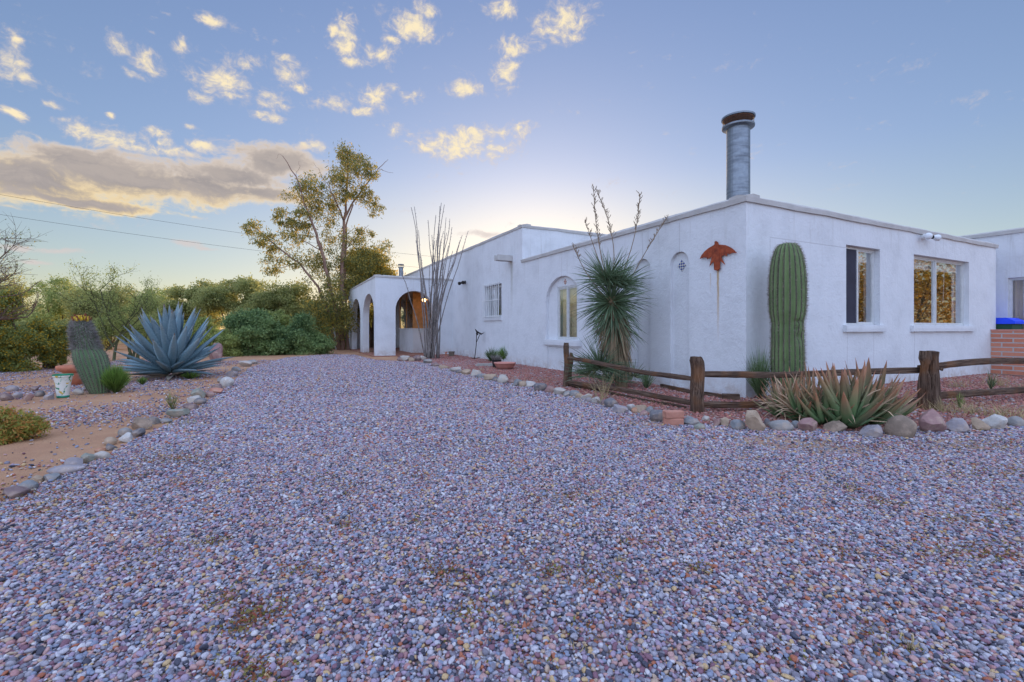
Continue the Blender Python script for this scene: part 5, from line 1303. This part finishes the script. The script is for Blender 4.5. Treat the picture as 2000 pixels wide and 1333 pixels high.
for k in range(380):
    t = rr.random(); a = rr.uniform(0, 2 * PI); c0 = Q(1194 + 8 * t, 590 + 50 * t); u_ = rr.uniform(-.75, .1); s_ = math.sqrt(1 - u_ * u_)
    mb.blade(c0, (s_ * math.cos(a), s_ * math.sin(a), u_), rr.uniform(.55, .8), .023, .7, 4, rr.uniform(0, 3))
mb.build('leaf_head', M['yleaf'], root, attr=True, normals=False)
mb = MB()
for k in range(560):
    t = rr.random(); c = Q(1196 + 14 * t, 600 + 105 * t); a = rr.uniform(0, 2 * PI)
    mb.blade(c + Vector((math.cos(a) * .08, math.sin(a) * .08, 0)), Vector((math.cos(a) * .7, math.sin(a) * .7, -.25 - .5 * t)), rr.uniform(.45, .7), .024, 1.9, 4, rr.uniform(0, 3))
mb.build('dry_skirt', M['ydry'], root, attr=True, normals=False)
mb = MB()
for (px, py, n, ln) in ((1172, 722, 300, .72), (1200, 745, 110, .5), (1150, 735, 90, .6), (1238, 738, 60, .38)):
    c0 = Q(px, py, -.1); 
    for k in range(n):
        u_ = rr.uniform(-.1, 1.0); a = rr.uniform(0, 2 * PI); s_ = math.sqrt(max(0, 1 - u_ * u_)); d = Vector((s_ * math.cos(a), s_ * math.sin(a), u_))
        mb.blade(c0 + d * .04, d, ln * rr.uniform(.7, 1.1), .02, .35, 3, rr.uniform(0, 3))
mb.build('lower_leaves', M['yleaf'], root, attr=True, normals=False)
def stalk(pts, r0, panicle, sd_):
    rr = random.Random(sd_); mb = MB(); q = [Q(*p) for p in pts]; mb.tube(q, [r0 + (.005 - r0) * i / (len(q) - 1) for i in range(len(q))], 6)
    n0 = int(len(q) * (1 - panicle)); 
    for i in range(max(1, n0), len(q) - 1):
        for j in range(7):
            c = q[i].lerp(q[i + 1], j / 7); a = rr.uniform(0, 6.28); ln = rr.uniform(.04, .13) * (1.2 - .6 * i / len(q)); d = Vector((math.cos(a) * .6, math.sin(a) * .6, .75)); e = c + d * ln
            mb.tube([c, e], [.004, .002], 4, False)
            for m_ in range(3):
                f_ = c.lerp(e, .4 + .3 * m_); mb.tube([f_, f_ + Vector((rr.gauss(0, .012), rr.gauss(0, .012), .028))], [.006, .004], 5)
    mb.build('flower_stalk', M['stalk'], root)
def seg(p0, p1, n=8, bow=0.0): return [(p0[0] + (p1[0] - p0[0]) * i / n + bow * math.sin(PI * i / n), p0[1] + (p1[1] - p0[1]) * i / n) for i in range(n + 1)]
stalk(seg((1188, 560), (1159, 364), 10, -6), .011, .55, 1); stalk(seg((1196, 560), (1164, 370), 10, 16), .010, .5, 2); stalk(seg((1205, 560), (1250, 378), 10, 10), .010, .4, 3)
stalk(seg((1215, 580), (1304, 424), 10, -4), .010, .45, 4); stalk(seg((1180, 580), (1120, 482), 8, -6), .012, .3, 5); stalk(seg((1190, 570), (1142, 430), 8, 0), .012, .3, 6)

# ------------------------------------------------------------------ ocotillo
ob = G(844, 701); M['ocot'] = mat_mottle('ocotillo_stem', (.23, .20, .185), .85, 12, .4, .6, 40, .01); rr = random.Random(9); mb = MB(); ko = ob.y
tops = [(803, 405), (809, 404), (836, 430), (847, 460), (858, 404), (864, 396), (868, 400), (871, 425), (878, 428), (882, 444), (857, 440), (850, 470), (877, 480), (884, 490), (902, 460), (917, 452), (900, 470), (785, 530), (813, 470), (822, 500), (860, 470), (866, 452), (840, 520), (872, 455), (890, 500), (853, 420), (830, 560), (816, 450)]
for i, (tx, ty) in enumerate(tops):
    e = P(tx, ty, ko + rr.uniform(-1.0, 1.0)) - ob; b0 = Vector((rr.uniform(-.28, .28), rr.uniform(-.22, .22), -.05)); pts = []
    for k in range(15):
        t = k / 14; out = math.sin(min(1, t * 1.25) * PI / 2) ** .75 if abs(e.x) > .6 else t
        p = Vector((b0.x + (e.x - b0.x) * (t * .55 + .45 * t ** 1.6), b0.y + (e.y - b0.y) * t, b0.z + (e.z - b0.z) * t)) + Vector((noise.noise((t * 4, i * 3.1, 0)), noise.noise((t * 4, 0, i * 3.1)), 0)) * .11 * t
        pts.append(p)
    mb.tube(pts, [.027 - .017 * k / 14 for k in range(15)], 6, True, .5, i)
    for k in range(3, 14):
        for j in range(3):
            c = pts[k].lerp(pts[k + 1], j / 3); a = rr.uniform(0, 6.28); mb.tube([c, c + Vector((math.cos(a) * .05, math.sin(a) * .05, .03))], [.012, .002], 3, False)
o = mb.build('ocotillo', M['ocot'], smooth=True); o.location = ob; tag(o, 'tall spindly bare ocotillo with many grey stems by the porch', 'ocotillo')

# ------------------------------------------------------------------ feathery bushes
def broom(name, label, px, py, wpx, hpx, n, mat, seed, thick=.006, group=None, spread=.9):
    b = G(px, py); k = b.y / F; hw = wpx * k / 2 * math.cos(math.atan2(b.x, b.y)); hh = hpx * k; rr = random.Random(seed); mb = MB()
    for i in range(n):
        a = rr.uniform(0, 6.28); q = math.sqrt(rr.random()); t = Vector((hw * q * math.cos(a), hw * q * math.sin(a), hh * (1 - .42 * q * q) * rr.uniform(.72, 1.04)))
        s = Vector((t.x * .12, t.y * .12, rr.uniform(0, .1) * hh)); st = s.lerp(t, rr.uniform(0, .55) if i % 3 else 0)
        mb.blade(st, (t - s) + Vector((rr.gauss(0, .12), rr.gauss(0, .12), 0)) * hh, (t - st).length, thick, .12, 3, rr.uniform(0, 3))
    o = mb.build(name, mat, attr=True, normals=False); o.location = b; tag(o, label, 'bush', group); return o
def m_broom(nm, a, b, c): return mat_along(nm, [(0, a), (.4, b), (1, c)], .6, .4)
MB1 = m_broom('broom_green', (.05, .075, .02), (.085, .16, .025), (.17, .29, .05)); MB2 = m_broom('broom_pale', (.06, .08, .04), (.10, .16, .06), (.16, .23, .10)); MB3 = m_broom('broom_grey', (.12, .10, .09), (.20, .18, .16), (.26, .24, .22))
broom('broom_bush', 'bright green feathery bush in front of the barrel cactus', 226, 768, 62, 62, 1500, MB1, 51, .009)
broom('broom_bush', 'round bright green feathery bush behind the pink bowl planter', 992, 708, 50, 38, 900, MB1, 52, .014)
broom('broom_bush', 'wispy grey green bush behind the black pot', 960, 707, 30, 34, 260, MB2, 53, .012)
broom('broom_bush', 'wispy green bush at the house corner beside the saguaro', 1484, 782, 50, 118, 420, MB2, 54, .008)
broom('weed', 'yellow green seedling at the left border rocks', 336, 802, 40, 46, 60, m_broom('seedling', (.12, .13, .05), (.20, .22, .07), (.30, .28, .09)), 55, .008)
broom('weed', 'low green sprout behind the middle fence rails', 1262, 760, 40, 46, 90, MB2, 56, .010)
broom('weed', 'green seedling on the red rock before the brick wall', 1936, 762, 22, 46, 40, MB2, 57, .012)
broom('weed', 'yellow green seedling right of the gnarled post', 1876, 800, 30, 40, 36, m_broom('seedling2', (.12, .15, .05), (.20, .26, .07), (.28, .33, .09)), 58, .010)
broom('weed', 'small dark green sprout left of the agave foot', 278, 752, 26, 20, 80, MB1, 59, .012)
broom('weed', 'leafy green tuft under the right side of the agave', 372, 741, 44, 18, 160, MB1, 60, .014)

# ------------------------------------------------------------------ pots and yard things
b = G(123, 777); root = empty('painted_pot', b); tag(root, 'white ceramic pot painted with green leaves, near the barrel cactus', 'pot'); k = b.y / F
def mk_talavera():
    m, t = new_mat('painted_ceramic'); v = objc(t); x, y, z = t.sep(v); n = t.noise(v, 8.0, 3, .6, 1.2); n2 = t.noise(t.mapping(v, (1, 1, 1), (3, 1, 2)), 9.0, 2)
    c = t.mix(t.sstep(n, .54, .60), (.70, .70, .64), (.03, .22, .11)); c = t.mix(t.sstep(n2, .60, .64), c, (.60, .40, .06))
    c = t.mix(t.math('GREATER_THAN', z, .375), c, (.02, .22, .11)); c = t.mix(t.math('LESS_THAN', z, .04), c, (.03, .25, .16))
    setc(t, c); t.b.inputs['Roughness'].default_value = .25; return m
mb = MB(); mb.lathe([(.105, 0), (.125, .02), (.118, .05), (.15, .25), (.175, .36), (.195, .375), (.20, .41), (.185, .415), (.165, .36), (.12, .2)], 28); mb.v = [Vector((v.x * .68, v.y * .68, v.z * .95)) for v in mb.v]; mb.build('body', mk_talavera(), root, smooth=False)
mb = MB(); mb.lathe([(.112, .325), (.02, .33)], 20); mb.build('soil', M['ground'], root)
b = G(146, 752); root = empty('terracotta_pot', b); tag(root, 'wide rimmed terracotta pot half hidden by the barrel cactus', 'pot')
mb = MB(); mb.lathe([(.13, 0), (.17, .20), (.185, .26)], 26); mb.build('body', M['terracotta'], root, smooth=True)
mb = MB(); mb.lathe([(.185, .26), (.26, .30), (.29, .35), (.285, .40), (.26, .40), (.22, .33)], 28); mb.build('rim', M['terracotta'], root, smooth=True)
b = G(986, 722); root = empty('bowl_planter', b); tag(root, 'shallow pink terracotta bowl planter on the red rock', 'planter'); s = 1.0
mb = MB(); mb.lathe([(.12, 0), (.20, .03), (.27, .10), (.30, .17), (.315, .175), (.315, .20), (.285, .20), (.27, .165)], 30); mb.build('body', M['terracotta_pink'], root, smooth=True)
mb = MB(); mb.lathe([(.27, .16), (.02, .17)], 20); mb.build('soil', M['ground'], root)
b = G(970, 719); root = empty('nursery_pot', b); tag(root, 'black plastic nursery pot with a greyish dry plant', 'pot')
mb = MB(); mb.lathe([(.11, 0), (.14, .22), (.15, .24), (.135, .24), (.12, .2)], 20); mb.build('body', M['black'], root)
mb = MB(); rr = random.Random(61)
for i in range(160):
    a = rr.uniform(0, 6.28); q = math.sqrt(rr.random()); mb.blade((q * .1 * math.cos(a), q * .1 * math.sin(a), .2), (q * .6 * math.cos(a), q * .6 * math.sin(a), 1), rr.uniform(.12, .26), .014, .2, 2, rr.uniform(0, 3))
mb.build('dry_plant', MB3, root, attr=True, normals=False)
b = G(946, 716); mb = MB(); mb.box(-.28, .28, -.12, .12, 0, .05); mb.box(-.22, .24, -.1, .1, .05, .085); o = mb.build('paving_slab', M['concrete']); o.location = b; o.rotation_euler = (0, 0, .1); tag(o, 'flat grey paving slabs lying left of the pink bowl', 'slab')
b = G(882, 696.5); root = empty('clay_pot', b); tag(root, 'small grey brown pot standing right of the ocotillo', 'pot')
mb = MB(); mb.lathe([(.10, 0), (.125, .17), (.135, .175), (.135, .21), (.11, .21), (.1, .15)], 20); mb.build('body', mat_mottle('grey_clay', (.22, .18, .14), .9, 8, .25), root)
b = G(871, 697); root = empty('garden_spigot', b); tag(root, 'short rust coloured pipe standing beside the ocotillo', 'pipe')
mb = MB(); mb.tube([(0, 0, -.05), (0, 0, .17)], .03, 8); mb.build('pipe', M['terracotta'], root); mb = MB(); mb.tube([(-.03, 0, .17), (.06, 0, .19)], .022, 8); mb.build('tap', M['terracotta'], root)
# metal yard ornament leaning at the wall
b = G(926, 703); Yo = b.y; root = empty('metal_ornament', b); tag(root, 'thin rusty metal garden ornament on rods before the white facade', 'ornament')
def Q2(px, py, dy=0): return P(px, py, Yo + dy) - b
mb = MB(); mb.tube([Q2(927, 702), Q2(930, 676), Q2(931, 650)], .014, 6); mb.tube([Q2(931, 668), Q2(938, 652)], .012, 6); mb.tube([Q2(920, 700), Q2(930, 700), Q2(938, 698)], .012, 6); mb.build('rods', M['dark_metal'], root)
mb = MB(); mb.tube([Q2(928, 643), Q2(931, 648), Q2(940, 653), Q2(946, 650)], [.008, .035, .03, .006], 8); mb.tube([Q2(931, 650), Q2(933, 655)], [.04, .03], 8); mb.build('figure', M['dark_metal'], root)
# white leaning stake by the eucalyptus
a_ = G(657, 682.5); mb = MB(); t_ = P(651, 628, a_.y) - a_; mb.tube([(0, 0, -.1), t_], .055, 8); o = mb.build('white_stake', M['white_metal']); o.location = a_; tag(o, 'white leaning stake in front of the eucalyptus trunk', 'stake')
# overhead cables
for (pa, pb, lb) in ((((-60, 370), 40), ((860, 503), 62), 'upper overhead cable crossing the sky on the left'), (((-60, 410), 40), ((860, 526), 62), 'lower overhead cable crossing the sky on the left')):
    A = P(*pa[0], pa[1]); B = P(*pb[0], pb[1]); mb = MB(); pts = []
    for i in range(25):
        t = i / 24; pts.append(A.lerp(B, t) - Vector((0, 0, 1.0 * 4 * t * (1 - t) * .5)))
    mb.tube(pts, .013, 5); o = mb.build('overhead_cable', M['black']); tag(o, lb, 'cable', 'overhead cables')

# ------------------------------------------------------------------ dry grass and creeping weeds (uncountable)
mb = MB(); rr = random.Random(77)
for (px, py, n, sp, h_) in [(1010, 748, 60, .5, .12), (1060, 745, 50, .5, .12), (1170, 790, 26, .06, .55), (1180, 780, 20, .08, .5), (1840, 805, 90, .25, .2), (1900, 810, 140, .5, .2), (1960, 815, 140, .5, .22), (1990, 770, 120, .5, .25), (1950, 755, 120, .6, .3), (1870, 758, 60, .3, .25), (940, 725, 50, .6, .12),
                            (1110, 800, 16, .1, .06), (1090, 785, 16, .1, .08), (1210, 1100, 14, .03, .05), (1780, 1270, 22, .04, .06), (1130, 1280, 12, .03, .05), (720, 690, 60, .8, .2), (600, 694, 90, 1.2, .2), (370, 830, 40, .3, .1), (400, 800, 30, .3, .08), (1300, 790, 40, .3, .1), (1000, 770, 14, .1, .05), (935, 772, 14, .1, .06)]:
    c = G(px, py)
    for i in range(n):
        a = rr.uniform(0, 6.28); q = abs(rr.gauss(0, sp * .6)); mb.blade(c + Vector((q * math.cos(a), q * math.sin(a), 0)), (rr.gauss(0, .35), rr.gauss(0, .35), 1), h_ * rr.uniform(.5, 1.2), .006, .5, 3, rr.uniform(0, 3))
o = mb.build('dry_grass', mat_along('straw', [(0, (.30, .24, .11)), (.5, (.42, .32, .16)), (1, (.48, .37, .2))], .8, .35), attr=True, normals=False); tag(o, 'straw coloured dry grass tufts in the beds and gravel', 'grass', kind='stuff')
pts = []; rW = np.random.default_rng(88)
for (px, py, a_, b__, n) in [(340, 898, .22, .05, 500), (1095, 968, .2, .06, 220), (1950, 1085, .30, .03, 700), (1900, 1025, .12, .03, 200), (480, 1222, .05, .02, 260), (520, 1195, .08, .02, 200), (440, 1172, .06, .02, 150), (60, 968, .35, .06, 700), (1960, 925, .3, .06, 500), (1725, 985, .1, .03, 150), (1240, 1060, .06, .02, 90), (90, 1000, .2, .06, 300), (330, 1070, .12, .04, 150), (580, 1120, .08, .02, 120), (1330, 870, .4, .06, 250), (1700, 870, .6, .06, 300), (1985, 1000, .2, .04, 260), (1650, 1085, .06, .02, 90), (500, 1320, .07, .02, 300), (860, 1110, .08, .03, 80), (1980, 870, .4, .08, 300)]:
    c = G(px, py); q = rW.normal(0, 1, (n, 3)) * np.array([a_, b__ * 2.2, .004]); pts.append(np.array([c.x, c.y, .018]) + q)
for _ in range(26):
    px, py = rW.uniform(100, 1950), rW.uniform(880, 1330); c = G(px, py); n = int(rW.uniform(30, 130)); sz_ = rW.uniform(.03, .10)
    pts.append(np.array([c.x, c.y, .018]) + rW.normal(0, 1, (n, 3)) * np.array([sz_, sz_ * .8, .004]))
pts = np.concatenate(pts); pts[:, 2] = np.abs(pts[:, 2])
o = foliage('creeping_weeds', None, pts, .016, .009, mat_leaf('creeping_leaf', [(0, (.30, .07, .04)), (.35, (.26, .10, .05)), (.6, (.25, .17, .05)), (1, (.22, .22, .05))], .2), 5, flat=.4); tag(o, 'reddish and yellow green mat weeds creeping over the gravel', 'weeds', kind='stuff')

pts = []
for (x0, x1, y0, y1, n) in ((-5, -1.2, 2.6, 12, 420), (-2, 4, 2.0, 9, 260), (1, 8.5, 5.6, 8.2, 520), (2, 7, 3.0, 5.6, 260)):
    pts.append(np.stack([rW.uniform(x0, x1, n), rW.uniform(y0, y1, n), rW.uniform(.018, .03, n)], 1))
o = foliage('leaf_litter', None, np.concatenate(pts), .034, .013, mat_leaf('dry_litter', [(0, (.20, .13, .07)), (.5, (.36, .26, .13)), (1, (.48, .36, .2))], .1), 6, flat=.75); tag(o, 'fallen dry leaves strewn over gravel and soil', 'leaf litter', kind='stuff')
